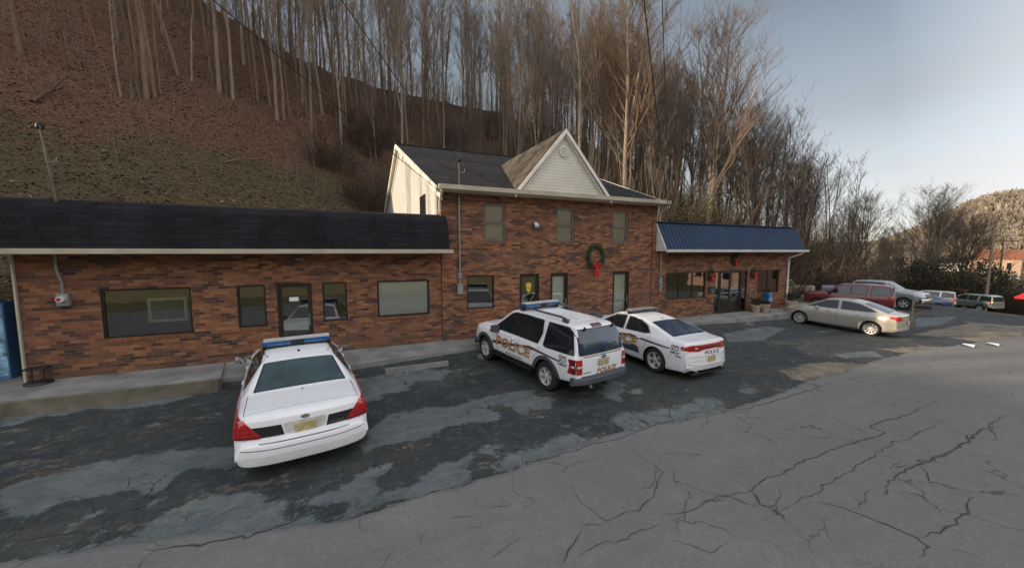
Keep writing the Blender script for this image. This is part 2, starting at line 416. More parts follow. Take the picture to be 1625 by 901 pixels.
def ground_mat():
    m, t, b = newmat('leaf litter and grass'); o = t.obj()
    s = t.n('ShaderNodeSeparateXYZ'); t.L.new(o, s.inputs[0])
    n1 = t.noise(o, .16, 6, .6); n2 = t.noise(t.mapping(o, (1, 1, 2.2)), 1.1, 8, .7); n3 = t.noise(o, 7.5, 5, .75)
    litter = t.ramp(n3, [(.28, (.022, .013, .009)), (.44, (.075, .041, .028)), (.58, (.135, .078, .052)), (.72, (.29, .19, .135))])
    grass = t.ramp(n3, [(.28, (.020, .019, .010)), (.44, (.052, .047, .026)), (.60, (.095, .078, .045)), (.75, (.21, .155, .10))])
    # grass on the lower slope, leaves above
    gy = t.math('ADD', t.rng(s.outputs[2], 7.5, 15.5, 1., 0.), t.math('MULTIPLY', t.math('SUBTRACT', n1, .5), 1.6))
    gx = t.rng(s.outputs[0], 4, 14, 1., 0.)
    gf = t.math('MULTIPLY', t.rng(gy, .35, .75), gx)
    gf = t.math('MULTIPLY', gf, t.rng(n2, .35, .6, .35, 1.))
    col = t.mix(gf, litter, grass)
    col = t.mix(t.rng(n2, .58, .75, 0, .6), col, (.050, .032, .022))
    n4 = t.noise(t.mapping(o, (.5, 1, 2.5)), 2.3, 7, .7); col = t.mix(t.rng(n4, .54, .68, 0, .75), col, (.022, .016, .012)); col = t.mix(t.rng(n4, .44, .34, 0, .3), col, (.17, .115, .08))
    warm = t.rng(s.outputs[0], 130, 170)
    far = t.ramp(n2, [(.3, (.12, .09, .05)), (.55, (.24, .18, .11)), (.75, (.36, .28, .18))])
    col = t.mix(warm, col, far)
    col = t.mix(t.rng(s.outputs[1], -1.5, -3.5), col, t.ramp(n2, [(.3, (.10, .095, .05)), (.7, (.26, .22, .12))]))
    near = t.math('MULTIPLY', t.rng(s.outputs[0], 24, 40), t.rng(s.outputs[1], 24, 34, 1., 0.))
    col = t.mix(t.math('MULTIPLY', near, .6), col, t.ramp(n3, [(.3, (.04, .035, .022)), (.7, (.15, .12, .075))]))
    t.L.new(col, b.inputs['Base Color']); b.inputs['Roughness'].default_value = 1.
    b.inputs['Specular IOR Level'].default_value = .05
    t.L.new(t.bump(t.math('ADD', n3, n2), .5, .10), b.inputs['Normal'])
    return m
M['ground'] = ground_mat()
xs = spaced(-260, -34, 62, 520, .8); ys = spaced(-200, 9, 66, 420, .8)
def Tlow(x, y):
    z = T(x, y)
    e = 0
    if y < 13.5 and -35 < x < 70: z -= .10
    return z
g = grid_mesh('terrain', xs, ys, Tlow, M['ground']); tag(g, 'brown leafy hillside and ground around the lot', kind='structure')

# ------------------------------------------------------------------ pavement of the lot (with stains painted as a wear mask) and the road
import array
def c4(P, ox=0, oy=560, s=2.642): return [(ox + a / s, oy + b_ / s) for a, b_ in P]
# wear patches: plain ground coordinates (metres), measured on the lot
PATCHES = [[(-4.83,7.82),(-4.47,7.97),(-3.89,8.15),(-3.29,8.16),(-2.47,7.97),(-1.97,7.83),(-1.8,7.15),(-1.92,6.84),(-1.54,6.68),(-1.85,6.95),(-2.39,7.33),(-2.55,7.26),(-2.57,6.81),(-2.71,6.76),(-3.09,7.04),(-3.25,6.94),(-3.68,7.02),(-3.88,6.95),(-3.95,6.78),(-4.23,6.85),(-4.39,7.17),(-4.48,7.21)],[(-3.34,6.46),(-3.15,6.7),(-3.12,6.54),(-3.18,6.42)],[(-2.66,6.36),(-2.61,6.54),(-2.47,6.54),(-2.5,6.39)],[(-3.46,6.23),(-3.36,6.31),(-3.34,6.19)],[(-3.07,6.03),(-2.94,6.12),(-2.82,6.05),(-2.89,5.91)],[(-3.51,5.73),(-3.42,5.87),(-3.13,5.9),(-2.84,5.85),(-2.56,5.85),(-2.46,6.07),(-2.21,6.21),(-1.87,6.33),(-1.38,6.17),(-0.93,5.69),(-0.87,5.46),(-0.5,5.35),(-0.48,5.1),(-0.82,5.03),(-1.22,4.97),(-1.62,5.04),(-2.15,5.24),(-2.3,5.19)],[(-3.95,6.3),(-3.88,6.39),(-3.79,6.23),(-3.85,6.14)],[(-6.67,11.03),(-5.87,11.18),(-4.94,11.08),(-3.94,10.84),(-3.74,11.04),(-3.42,10.85),(-3.85,10.56),(-4.56,10.52),(-5.22,10.82),(-5.56,10.62),(-6.01,10.68),(-6.14,10.43),(-6.32,10.4)],[(-3.85,9.48),(-3.5,9.43),(-3.33,9.24),(-3.79,9.32)],[(-5.87,9.63),(-5.71,9.65),(-5.62,9.34),(-5.73,9.38)],[(-0.82,5.7),(-0.31,5.75),(0.33,6.13),(0.26,5.17),(-0.17,5.06),(-0.29,5.16),(-0.06,5.31),(-0.18,5.47),(-0.44,5.43),(-0.63,5.56)],[(-0.1,10.49),(0.65,10.56),(0.52,8.85),(0.32,9.45)],[(0.01,10.14),(0.81,10.68),(1.93,10.67),(2.67,10.23),(2.25,9.67),(1.45,9.78),(1.25,9.25),(0.75,9.29),(0.71,8.91),(-0.01,9.05)],[(0.23,7.49),(0.73,8.07),(1.24,8.11),(1.95,7.94),(2.66,8.06),(3.45,8.19),(4.26,8.09),(4.03,7.77),(4.31,7.33),(3.99,6.89),(3.56,7.08),(3.31,6.81),(3.17,7.53),(2.54,7.67),(2.89,7.12),(2.67,6.85),(2.13,7.09),(1.81,7.0),(1.52,7.02),(1.34,6.79),(1.02,6.74),(0.76,6.76),(0.35,6.76),(0.15,6.72),(0.21,7.19)],[(5.65,7.39),(6.43,7.79),(6.66,7.49),(5.94,6.92),(5.85,6.65),(5.6,6.6)],[(3.78,6.13),(3.99,6.21),(3.97,6.04),(3.81,6.01)],[(4.83,5.89),(5.14,6.12),(5.47,5.98),(6.26,5.89),(7.72,5.97),(7.78,5.64),(7.45,5.23),(6.45,5.42),(5.83,5.22),(5.01,5.27),(4.63,5.23),(3.38,5.25),(2.72,5.22),(2.04,5.23),(2.01,5.38),(2.41,5.51),(2.66,5.65),(3.04,5.57),(3.53,5.82),(3.88,5.77),(4.06,5.49),(4.49,5.4),(5.0,5.59)],[(2.03,6.02),(2.52,5.98),(2.39,5.77),(2.15,5.63),(1.96,5.96)],[(-0.05,5.53),(0.15,5.86),(0.54,6.19),(0.52,5.97),(0.21,5.65),(0.1,5.46),(-0.06,5.41)],[(0.86,5.55),(1.25,5.8),(1.55,5.74),(1.89,5.99),(1.89,5.74),(1.53,5.52),(1.76,5.35),(1.63,5.21),(1.24,5.13),(0.99,5.12),(0.73,5.18),(0.41,5.21),(-0.06,5.15),(-0.06,5.26),(0.33,5.41),(0.6,5.47),(0.81,5.44)],[(6.42,7.05),(6.82,7.05),(6.42,6.71)],[(7.71,6.65),(7.93,6.55),(7.62,6.43)],[(4.97,6.07),(5.46,6.11),(5.28,5.69),(4.8,5.79)],[(7.4,6.05),(8.08,5.84),(7.68,5.41),(6.84,5.17),(6.35,5.17)],[(8.88,5.98),(9.43,6.05),(9.43,5.63),(8.96,5.74)],[(9.92,5.52),(11.12,5.65),(11.53,5.46),(10.81,5.23),(10.2,5.29)],[(14.17,10.27),(17.97,10.92),(18.47,10.34),(14.63,8.96),(13.19,9.42)],[(15.07,6.88),(17.15,6.68),(16.73,6.21),(14.8,6.45)],[(17.91,6.06),(18.86,5.4),(18.03,5.29),(17.25,5.69)],[(31.68,10.51),(36.78,10.24),(30.87,8.98),(26.8,8.75)]]
SUNNY_SANDS = [[(11.42,6.54),(13.26,6.62),(14.72,5.98),(16.14,5.19),(18.83,3.76),(16.39,3.25),(14.88,4.22),(14.88,5.0),(13.35,5.27),(11.79,5.47),(11.08,5.9)],[(23.86,7.95),(34.14,8.81),(35.82,7.34),(25.69,5.21),(24.67,7.13)],[(17.78,6.93),(21.8,6.28),(22.11,4.45),(20.02,4.01),(18.86,5.4)]]  # sand patches, with warm sunlit bands painted in the same tint
def inpoly(x, y, P):
    c = False; j = len(P) - 1
    for i in range(len(P)):
        if (P[i][1] > y) != (P[j][1] > y) and x < (P[j][0] - P[i][0]) * (y - P[i][1]) / (P[j][1] - P[i][1]) + P[i][0]: c = not c
        j = i
    return c
def asphalt_lot():
    m, t, b = newmat('worn parking lot asphalt'); o = t.obj()
    pa = t.n('ShaderNodeAttribute', attribute_name='pale').outputs['Fac']
    sa = t.n('ShaderNodeAttribute', attribute_name='sunny_sand').outputs['Fac']
    nA = t.noise(o, 2.2, 8, .68, .4); nB = t.noise(o, .55, 5, .6); nC = t.noise(o, 55, 4, .7); nD = t.noise(t.mapping(o, (.5, 1.6, 1)), 1.3, 6, .65)
    nE = t.noise(o, 9., 6, .72); nF = t.noise(t.mapping(o, (.7, 1.5, 1)), 3.6, 7, .7, .8)
    v = t.math('ADD', pa, t.math('ADD', t.math('MULTIPLY', t.math('SUBTRACT', nA, .5), 2.4), t.math('MULTIPLY', t.math('SUBTRACT', nE, .5), 2.2)))
    f = t.math('MULTIPLY', t.rng(v, .32, .70), t.rng(nF, .28, .55, .45, 1.))
    wetf = t.math('MULTIPLY', t.rng(nF, .50, .66), .42)
    v2 = t.rng(t.math('ADD', nD, t.math('MULTIPLY', t.math('SUBTRACT', nA, .5), .7)), .60, .66)
    dark = t.ramp(nB, [(.35, (.027, .034, .036)), (.55, (.044, .052, .053)), (.7, (.070, .071, .066))])
    rust = t.rng(t.noise(o, .42, 4, .6), .56, .68)
    dark = t.mix(t.math('MULTIPLY', rust, .55), dark, (.080, .062, .045))
    pale = t.ramp(t.noise(o, 1.1, 6, .7), [(.35, (.125, .146, .153)), (.65, (.205, .225, .228))])
    col = t.mix(wetf, dark, (.115, .126, .130)); nG = t.noise(o, 18, 5, .75); col = t.mix(t.rng(nG, .55, .68, 0, .5), col, (.13, .135, .13)); nR = t.noise(t.mapping(o, (1, 1.4, 1)), 1.05, 5, .6); col = t.mix(t.rng(nR, .58, .68, 0, .5), col, (.085, .060, .042)); nQ = t.noise(o, 4.6, 7, .78); col = t.mix(t.rng(nQ, .57, .64, 0, .6), col, (.125, .14, .145))
    col = t.mix(t.math('MULTIPLY', v2, .5), col, (.085, .095, .098))
    col = t.mix(t.math('MULTIPLY', f, .85), col, pale)
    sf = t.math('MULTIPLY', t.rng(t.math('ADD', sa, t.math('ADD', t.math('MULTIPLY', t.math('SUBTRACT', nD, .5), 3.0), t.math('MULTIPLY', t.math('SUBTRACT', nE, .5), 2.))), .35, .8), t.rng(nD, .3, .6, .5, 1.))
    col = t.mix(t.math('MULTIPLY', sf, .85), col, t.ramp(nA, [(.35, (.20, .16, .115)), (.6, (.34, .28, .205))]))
    vo = t.n('ShaderNodeTexVoronoi', feature='DISTANCE_TO_EDGE'); vo.inputs['Scale'].default_value = 1.1
    dn = t.n('ShaderNodeVectorMath', operation='ADD'); t.L.new(o, dn.inputs[0])
    nz = t.n('ShaderNodeTexNoise'); nz.inputs['Scale'].default_value = 1.6; nz.inputs['Detail'].default_value = 5; t.L.new(o, nz.inputs['Vector'])
    t.L.new(nz.outputs[1], dn.inputs[1]); t.L.new(dn.outputs[0], vo.inputs['Vector'])
    ck = t.math('MULTIPLY', t.math('LESS_THAN', vo.outputs[0], .010), t.rng(nB, .48, .56))
    col = t.mix(t.math('MULTIPLY', ck, .75), col, (.018, .018, .018))
    col = t.mix(t.math('MULTIPLY', t.rng(nC, .38, .62), .42), col, (.022, .024, .024))
    t.L.new(col, b.inputs['Base Color'])
    t.L.new(t.math('SUBTRACT', .93, t.math('MULTIPLY', t.rng(nB, .35, .6, 1, 0), .22)), b.inputs['Roughness'])
    b.inputs['Specular IOR Level'].default_value = .22
    t.L.new(t.bump(t.math('ADD', nC, t.math('MULTIPLY', nA, .6)), .35, .012), b.inputs['Normal'])
    return m
def asphalt_road():
    m, t, b = newmat('old road asphalt'); o = t.obj()
    nA = t.noise(o, 1.4, 7, .65); nB = t.noise(o, .28, 4, .55); nC = t.noise(o, 70, 3, .75); nD = t.noise(t.mapping(o, (.25, 1.1, 1)), .8, 5, .6)
    col = t.ramp(nB, [(.35, (.082, .088, .088)), (.5, (.104, .106, .102)), (.65, (.140, .134, .116))])
    col = t.mix(t.rng(nD, .50, .72, 0, .5), col, (.072, .076, .076))
    col = t.mix(t.rng(nA, .55, .75, 0, .35), col, (.25, .235, .20))
    s = t.n('ShaderNodeSeparateXYZ'); t.L.new(o, s.inputs[0])
    zr = t.math('MULTIPLY', t.rng(s.outputs[0], 4.5, 9.), t.rng(t.math('ADD', s.outputs[1], t.math('MULTIPLY', nA, 2.)), 2.2, 4.2))
    col = t.mix(t.math('MULTIPLY', zr, .75), col, (.066, .069, .071))
    nW = t.noise(t.mapping(o, (.12, .5, 1)), 1., 4, .5); col = t.mix(t.rng(nW, .52, .66, 0, .5), col, (.16, .148, .118))  # warm streaks in the colour imitate dappled sun on the road
    nS = t.noise(t.mapping(o, (.06, 2.2, 1)), 1., 5, .6); col = t.mix(t.rng(nS, .52, .68, 0, .3), col, (.05, .053, .055))
    nP = t.noise(o, 16, 6, .8); col = t.mix(t.rng(nP, .54, .66, 0, .6), col, (.038, .040, .040)); col = t.mix(t.rng(nP, .46, .34, 0, .5), col, (.26, .255, .235)); nM = t.noise(o, 3.2, 7, .75); col = t.mix(t.rng(nM, .54, .66, 0, .42), col, (.052, .055, .056)); col = t.mix(t.rng(nM, .45, .34, 0, .35), col, (.20, .195, .175))
    col = t.mix(t.math('MULTIPLY', t.rng(nC, .30, .72), .55), t.mix(.4, col, (.36, .35, .33)), t.mix(.5, col, (.03, .03, .03)))
    vo = t.n('ShaderNodeTexVoronoi', feature='DISTANCE_TO_EDGE'); vo.inputs['Scale'].default_value = .75
    dn = t.n('ShaderNodeVectorMath', operation='ADD'); t.L.new(o, dn.inputs[0])
    nz = t.n('ShaderNodeTexNoise'); nz.inputs['Scale'].default_value = 1.3; nz.inputs['Detail'].default_value = 6; t.L.new(o, nz.inputs['Vector'])
    t.L.new(nz.outputs[1], dn.inputs[1]); t.L.new(dn.outputs[0], vo.inputs['Vector'])
    ck = t.math('MULTIPLY', t.math('LESS_THAN', vo.outputs[0], .007), t.rng(t.noise(o, .45, 3), .52, .58))
    col = t.mix(t.math('MULTIPLY', ck, .6), col, (.02, .02, .02))
    t.L.new(col, b.inputs['Base Color']); b.inputs['Roughness'].default_value = .92
    b.inputs['Specular IOR Level'].default_value = .3
    t.L.new(t.bump(t.math('ADD', nC, t.math('MULTIPLY', nA, .4)), .4, .010), b.inputs['Normal'])
    return m
M['lot'] = asphalt_lot(); M['road'] = asphalt_road()
def frange(a, b, s):
    n = int(round((b - a) / s)); return [a + (b - a) * i / n for i in range(n + 1)]
lx = [x for x in frange(-34, -12, .5)][:-1] + frange(-12, 24, .07)[:-1] + frange(24, 46, .2)
ly = frange(4.7, 11.9, .07) + [12.3, 12.8, 13.6, 14.6]
def lotz(x, y):
    z = pave(x, y)
    if y > 11.95: z = min(z, -.15 + xdrop(x))
    if x > 24 and y > 11.9: z = pave(x, 11.9)
    return z
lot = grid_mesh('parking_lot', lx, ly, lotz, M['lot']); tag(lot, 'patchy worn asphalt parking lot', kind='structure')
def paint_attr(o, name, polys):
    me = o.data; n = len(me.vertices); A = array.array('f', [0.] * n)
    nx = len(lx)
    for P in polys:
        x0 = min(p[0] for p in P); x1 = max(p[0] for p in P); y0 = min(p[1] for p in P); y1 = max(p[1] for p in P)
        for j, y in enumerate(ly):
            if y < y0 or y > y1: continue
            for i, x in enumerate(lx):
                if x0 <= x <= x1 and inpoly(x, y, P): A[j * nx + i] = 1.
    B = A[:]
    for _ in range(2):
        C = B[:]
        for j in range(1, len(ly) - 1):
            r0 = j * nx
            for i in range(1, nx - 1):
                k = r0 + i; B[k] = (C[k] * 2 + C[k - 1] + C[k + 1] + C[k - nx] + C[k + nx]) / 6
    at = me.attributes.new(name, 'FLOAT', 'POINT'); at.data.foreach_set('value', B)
paint_attr(lot, 'pale', PATCHES); paint_attr(lot, 'sunny_sand', SUNNY_SANDS)
# road: columns follow the ragged edge
rx = frange(-60, -12, 1.)[:-1] + frange(-12, 32, .06)[:-1] + frange(32, 140, .8)
rows = [0, .012, .12, .3, .6, 1, 1.5, 2.2, 3, 4, 5.5, 7, 8.6]
mb = MB()
for i, x in enumerate(rx):
    e = redge(x) + (.05 * mn.noise((x * 9, 1, 1)) + .03 * mn.noise((x * 24, 4, 1)))
    for k, d in enumerate(rows):
        z = pave(x, e - d) + (.006 if k == 0 else .022) if d < 5 else pave(x, e - d) + .022
        mb.v.append((x, e - d, z))
nr = len(rows)
mb.f = [(i * nr + k, i * nr + k + 1, (i + 1) * nr + k + 1, (i + 1) * nr + k) for i in range(len(rx) - 1) for k in range(nr - 1)]
mb.m = [0] * len(mb.f)
tag(mb.build('road', M['road'], smooth=True, sharp=180), 'grey cracked asphalt road', kind='structure')
# cracks in the road and along its edge
CRACKS = [(0.035,[(-3.95,6.31),(-3.23,6.18),(-2.67,5.96)]),(0.05,[(-2.34,5.48),(-1.86,5.35),(-1.34,5.27),(-1.23,5.2),(-0.75,5.38),(-0.06,5.27)]),(0.02,[(-0.06,5.06),(0.24,5.12),(0.66,5.14),(1.03,5.16),(1.65,5.26),(2.06,5.29)]),(0.03,[(2.04,5.23),(2.73,5.25),(3.4,5.28),(3.96,5.34),(4.62,5.29),(5.39,5.42),(6.55,5.5),(7.7,5.46)]),(0.022,[(2.92,4.45),(2.84,4.02),(2.88,3.76),(2.9,3.58),(3.08,3.62),(3.43,3.56),(3.68,3.65),(4.16,3.9),(4.39,4.12),(4.49,4.59),(4.41,4.92)]),(0.03,[(2.06,3.27),(2.29,3.42),(2.52,3.56),(2.6,3.65)]),(0.022,[(2.6,3.65),(2.83,3.55),(3.02,3.64)]),(0.022,[(4.82,3.26),(4.47,3.3),(3.97,3.27),(3.65,3.37),(3.46,3.55)]),(0.022,[(2.21,3.25),(2.47,3.3),(2.95,3.24),(3.11,3.29),(3.65,3.21)]),(0.015,[(3.65,3.21),(3.97,3.27)]),(0.014,[(4.04,2.7),(3.64,2.69),(3.55,2.9),(3.24,3.19)]),(0.02,[(0.7,4.41),(0.7,4.12)]),(0.014,[(1.26,4.24),(1.5,4.11)]),(0.014,[(1.27,3.65),(1.43,3.69),(1.79,3.8),(1.93,3.69)]),(0.016,[(1.6,4.47),(1.87,4.45),(2.11,4.48)]),(0.014,[(1.0,4.54),(1.29,4.46),(1.59,4.45)]),(0.035,[(4.13,3.3),(4.68,3.3),(5.16,3.22),(5.53,3.3),(6.59,3.34),(7.64,3.38),(8.77,3.3),(9.25,3.29),(9.27,3.55),(9.48,3.59),(10.9,3.51),(12.48,3.59)]),(0.025,[(4.73,2.76),(5.73,2.81),(7.11,2.91),(8.66,3.03),(10.04,3.03),(11.32,3.11)]),(0.05,[(5.19,3.24),(5.04,2.99),(5.08,3.0)]),(0.035,[(5.8,2.71),(5.92,2.51),(6.0,2.36),(6.07,2.06),(6.15,1.83),(6.06,1.71),(5.62,1.7)]),(0.045,[(6.15,1.83),(6.49,1.75),(7.02,1.77),(7.94,1.86)]),(0.02,[(6.24,1.67),(6.36,1.45),(6.41,1.34)]),(0.05,[(6.33,2.47),(6.16,2.37)]),(0.06,[(6.97,2.45),(7.3,2.52),(7.91,2.55),(8.72,2.53),(9.62,2.51),(10.55,2.57),(11.54,2.61),(12.49,2.66)]),(0.04,[(7.0,2.44),(6.72,2.3)]),(0.03,[(8.26,2.48),(7.83,2.28),(7.71,2.12)]),(0.04,[(8.72,2.53),(9.44,2.49),(10.23,2.55)]),(0.03,[(11.54,2.61),(10.52,2.31)]),(0.025,[(6.74,2.55),(6.41,2.44),(5.96,2.4)]),(0.05,[(7.37,5.31),(8.14,5.2),(9.44,5.24),(10.67,5.29),(12.0,5.37)]),(0.03,[(12.0,5.37),(13.5,5.21),(14.71,4.94)])]
mb = MB(); rnd = random.Random(3)
def surf(x, y):
    return pave(x, y) + (.030 if y < redge(x) else .008)
def crack(P, w):
    pts = []
    for (a, b_) in zip(P, P[1:]):
        L = math.hypot(b_[0] - a[0], b_[1] - a[1]); n = max(2, int(L / .09))
        for i in range(n):
            f = i / n; x = lerp(a[0], b_[0], f); y = lerp(a[1], b_[1], f)
            x += .05 * mn.noise((x * 4, y * 4, 1)) + .025 * rnd.uniform(-1, 1); y += .05 * mn.noise((x * 4, y * 4, 7)) + .025 * rnd.uniform(-1, 1)
            pts.append((x, y))
    vs = []
    for i, p in enumerate(pts):
        q = pts[min(i + 1, len(pts) - 1)]; o_ = pts[max(i - 1, 0)]
        dx, dy = q[0] - o_[0], q[1] - o_[1]; l = math.hypot(dx, dy) or 1
        ww = w * (.35 + rnd.random()) * min(1, .25 + 3 * min(i, len(pts) - 1 - i) / len(pts)) / 2
        for s in (-1, 1):
            x = p[0] - dy / l * ww * s; y = p[1] + dx / l * ww * s; vs.append((x, y, surf(x, y)))
    mb.add(vs, [(2 * i, 2 * i + 1, 2 * i + 3, 2 * i + 2) for i in range(len(pts) - 1)])
    return pts
for w, P in CRACKS:
    w *= .5
    pts = crack(P, w)
    for _ in range(int(len(pts) / 16)):
        p = rnd.choice(pts); a = rnd.uniform(0, 6.28); L = rnd.uniform(.15, .6)
        crack([p, (p[0] + L * .6 * math.cos(a), p[1] + L * .6 * math.sin(a)), (p[0] + L * math.cos(a + .5), p[1] + L * math.sin(a + .5))], w * .55)
M['crack'] = mat('crack filled with grit', (.056, .055, .050), 1., var=.5, vs=5)
tag(mb.build('road_cracks', M['crack'], recalc=False), 'thin dark cracks across the road', kind='structure')
# ------------------------------------------------------------------ sidewalks
def part(mb, name, mats, root, smooth=False, sharp=35):
    L = root.location
    mb.v = [(x - L.x, y - L.y, z - L.z) for x, y, z in mb.v]
    return mb.build(name, mats, root, smooth, sharp)
mb = MB()
mb.prism([(-16, 11.0), (-6.8, 11.0), (-2.95, 10.95), (-3.25, 12.49), (-7.06, 12.49), (-7.1, 20), (-16, 20)], -.5, 0, 'xy')
w = mb.build('raised_sidewalk', M['conc']); tag(w, 'raised concrete walk with a stained kerb', kind='structure')
mb = MB(); mb.prism([(-16, 10.93), (-6.8, 10.93), (-2.99, 10.88), (-2.96, 10.945), (-6.8, 10.995), (-16, 10.995)], -.5, -.012, 'xy')
tag(mb.build('kerb', M['concdirty']), 'brown stained concrete kerb face', kind='structure')
mb = MB()
def walk(pts):
    n = len(pts); vs = []
    for x, yf, zf in pts:
        vs += [(x, yf, pave(x, yf) - .1), (x, yf + .02, zf - .01), (x, yf + .06, zf), (x, 12.49, 0.0 if zf > -.2 else zf + .03), (x, 12.49, -.5)]
    mb.add(vs, [(i * 5 + k, i * 5 + k + 1, (i + 1) * 5 + k + 1, (i + 1) * 5 + k) for i in range(n - 1) for k in range(4)])
walk([(-3.2, 11.28, -.11), (0, 11.2, -.10), (3.2, 11.35, -.07), (5, 11.5, -.03), (11, 11.6, -.02), (15, 11.35, -.03), (19, 11.4, -.06), (22.6, 11.5, -.12), (25, 11.6, -.3)])
tag(mb.build('sidewalk', M['conc']), 'grey concrete walk along the brick fronts', kind='structure')
def stop(x, y, rz, label):
    mb = MB(); mb.prism([(-.09, 0), (.09, 0), (.07, .12), (-.07, .12)], -.9, .9, 'xz')
    mb.v = [(b_, a, c_) for a, b_, c_ in mb.v]
    o = mb.build('parking_stop', M['conc']); o.location = (x, y, pave(x, y) - .005); o.rotation_euler = (0, 0, rz)
    tag(o, label, 'parking stop', 'concrete parking stops')
stop(1.75, 10.75, .02, 'low concrete parking stop beside the white police sedan seen from behind')
stop(4.6, 11.05, .06, 'concrete parking stop in front of the white police SUV')

# ------------------------------------------------------------------ buildings
FY = 12.5
def wall(mb, x0, x1, z0, z1, y, ops, d=.16, mi=0):
    X = sorted({x0, x1, *[o[0] for o in ops], *[o[1] for o in ops]}); Z = sorted({z0, z1, *[o[2] for o in ops], *[o[3] for o in ops]})
    for a, b_ in zip(X, X[1:]):
        for c_, e in zip(Z, Z[1:]):
            mx, mz = (a + b_) / 2, (c_ + e) / 2
            if not any(o[0] < mx < o[1] and o[2] < mz < o[3] for o in ops): mb.quad((a, y, c_), (b_, y, c_), (b_, y, e), (a, y, e), mi)
    for a, b_, c_, e in [o[:4] for o in ops]:
        mb.quad((a, y, c_), (a, y + d, c_), (a, y + d, e), (a, y, e), mi); mb.quad((b_, y, c_), (b_, y, e), (b_, y + d, e), (b_, y + d, c_), mi)
        mb.quad((a, y, e), (a, y + d, e), (b_, y + d, e), (b_, y, e), mi); mb.quad((a, y, c_), (b_, y, c_), (b_, y + d, c_), (a, y + d, c_), mi)
def frame_bars(mb, a, b_, c_, e, y, w=.055, t=.07, vert=(), hor=(), bottom=True):
    mb.box(a, a + w, y, y + t, c_, e); mb.box(b_ - w, b_, y, y + t, c_, e); mb.box(a + w, b_ - w, y, y + t, e - w, e)
    if bottom: mb.box(a + w, b_ - w, y, y + t, c_, c_ + w)
    for v in vert: mb.box(v - w / 2, v + w / 2, y + .003, y + t - .003, c_ + w, e - w)
    for h in hor: mb.box(a + w, b_ - w, y + .006, y + t - .006, h - w / 2, h + w / 2)
def window(root, a, b_, c_, e, y=FY, vert=(), blind=None, fm='frame', glass='glass', sash=False, sill=True, label=None):
    mb = MB(); a += .004; b_ -= .004; c_ += .004; e -= .004
    frame_bars(mb, a, b_, c_, e, y + .03, .05 if fm == 'frame' else .075, .07, vert, [(c_ + e) / 2] if sash else ())
    f = part(mb, 'window', M[fm], root)
    if label: f['label'] = label
    def sub(mb, n, m): 
        mb.v = [(p[0] - root.location.x, p[1] - root.location.y, p[2] - root.location.z) for p in mb.v]
        return mb.build(n, M[m], f)
    g_ = MB(); g_.box(a + .03, b_ - .03, y + .062, y + .068, c_ + .03, e - .03); sub(g_, 'pane', glass)
    if blind:
        g_ = MB()
        z = c_ + .05
        while z < e - .05:
            g_.quad((a + .05, y + .105, z), (b_ - .05, y + .105, z), (b_ - .05, y + .092, z + .048), (a + .05, y + .092, z + .048)); z += .05
        sub(g_, 'blind', blind)
    if sill:
        g_ = MB()
        n = max(2, int((b_ - a) / .085)); wd = (b_ - a) / n
        for i in range(n): g_.box(a + i * wd + .004, a + (i + 1) * wd - .004, y - .018, y + .03, c_ - .10, c_ - .012)
        sub(g_, 'sill', 'sillbrick')
    return f
M['sillbrick'] = mat('sill bricks', (.20, .08, .04), .85, var=.4, vs=9)
def door(root, a, b_, e, y=FY, handle=1, glass='glass', blind=None, leaves=1, label=None, bars=True):
    mb = MB(); a += .004; b_ -= .004
    frame_bars(mb, a, b_, 0.01, e - .004, y + .03, .05, .09)
    d = part(mb, 'door', M['frame'], root)
    if label: d['label'] = label
    def sub(mb, n, m, mm=None):
        mb.v = [(p[0] - root.location.x, p[1] - root.location.y, p[2] - root.location.z) for p in mb.v]
        return mb.build(n, M[m], d)
    W_ = (b_ - a - .1) / leaves
    for k in range(leaves):
        l = MB(); x0 = a + .05 + k * W_ + .004; x1 = a + .05 + (k + 1) * W_ - .004
        frame_bars(l, x0, x1, .02, e - .06, y + .055, .065, .045); l.box(x0 + .065, x1 - .065, y + .055, y + .1, .085, .26)
        sub(l, 'door_leaf', 'frame')
        g_ = MB(); g_.box(x0 + .05, x1 - .05, y + .075, y + .081, .2, e - .11); sub(g_, 'pane', glass)
        h = MB(); hx = x1 - .035 if (handle > 0) == (k == 0 or leaves == 1) else x0 + .035
        h.tube([(hx, y + .05, .85), (hx, y + .0, .88), (hx, y + .0, 1.18), (hx, y + .05, 1.21)], .014, 6); 
        if bars: h.box(x0 + .07, x1 - .07, y + .035, y + .055, 1.0, 1.04)
        sub(h, 'handle', 'galv')
        if blind:
            g_ = MB(); g_.box(x0 + .07, x1 - .07, y + .14, y + .15, .3, e - .15); sub(g_, 'blind', blind)
    return d
def room(root, x0, x1, z1, y0, y1=None, m='room', floor=.005):
    y1 = y1 or y0 + 3.2; mb = MB()
    mb.quad((x0, y1, floor), (x1, y1, floor), (x1, y1, z1), (x0, y1, z1)); mb.quad((x0, y0, floor), (x1, y0, floor), (x1, y1, floor), (x0, y1, floor))
    mb.quad((x0, y0, z1), (x1, y0, z1), (x1, y1, z1), (x0, y1, z1)); mb.quad((x0, y0, floor), (x0, y1, floor), (x0, y1, z1), (x0, y0, z1)); mb.quad((x1, y0, floor), (x1, y1, floor), (x1, y1, z1), (x1, y0, z1))
    part(mb, 'interior', M[m], root)

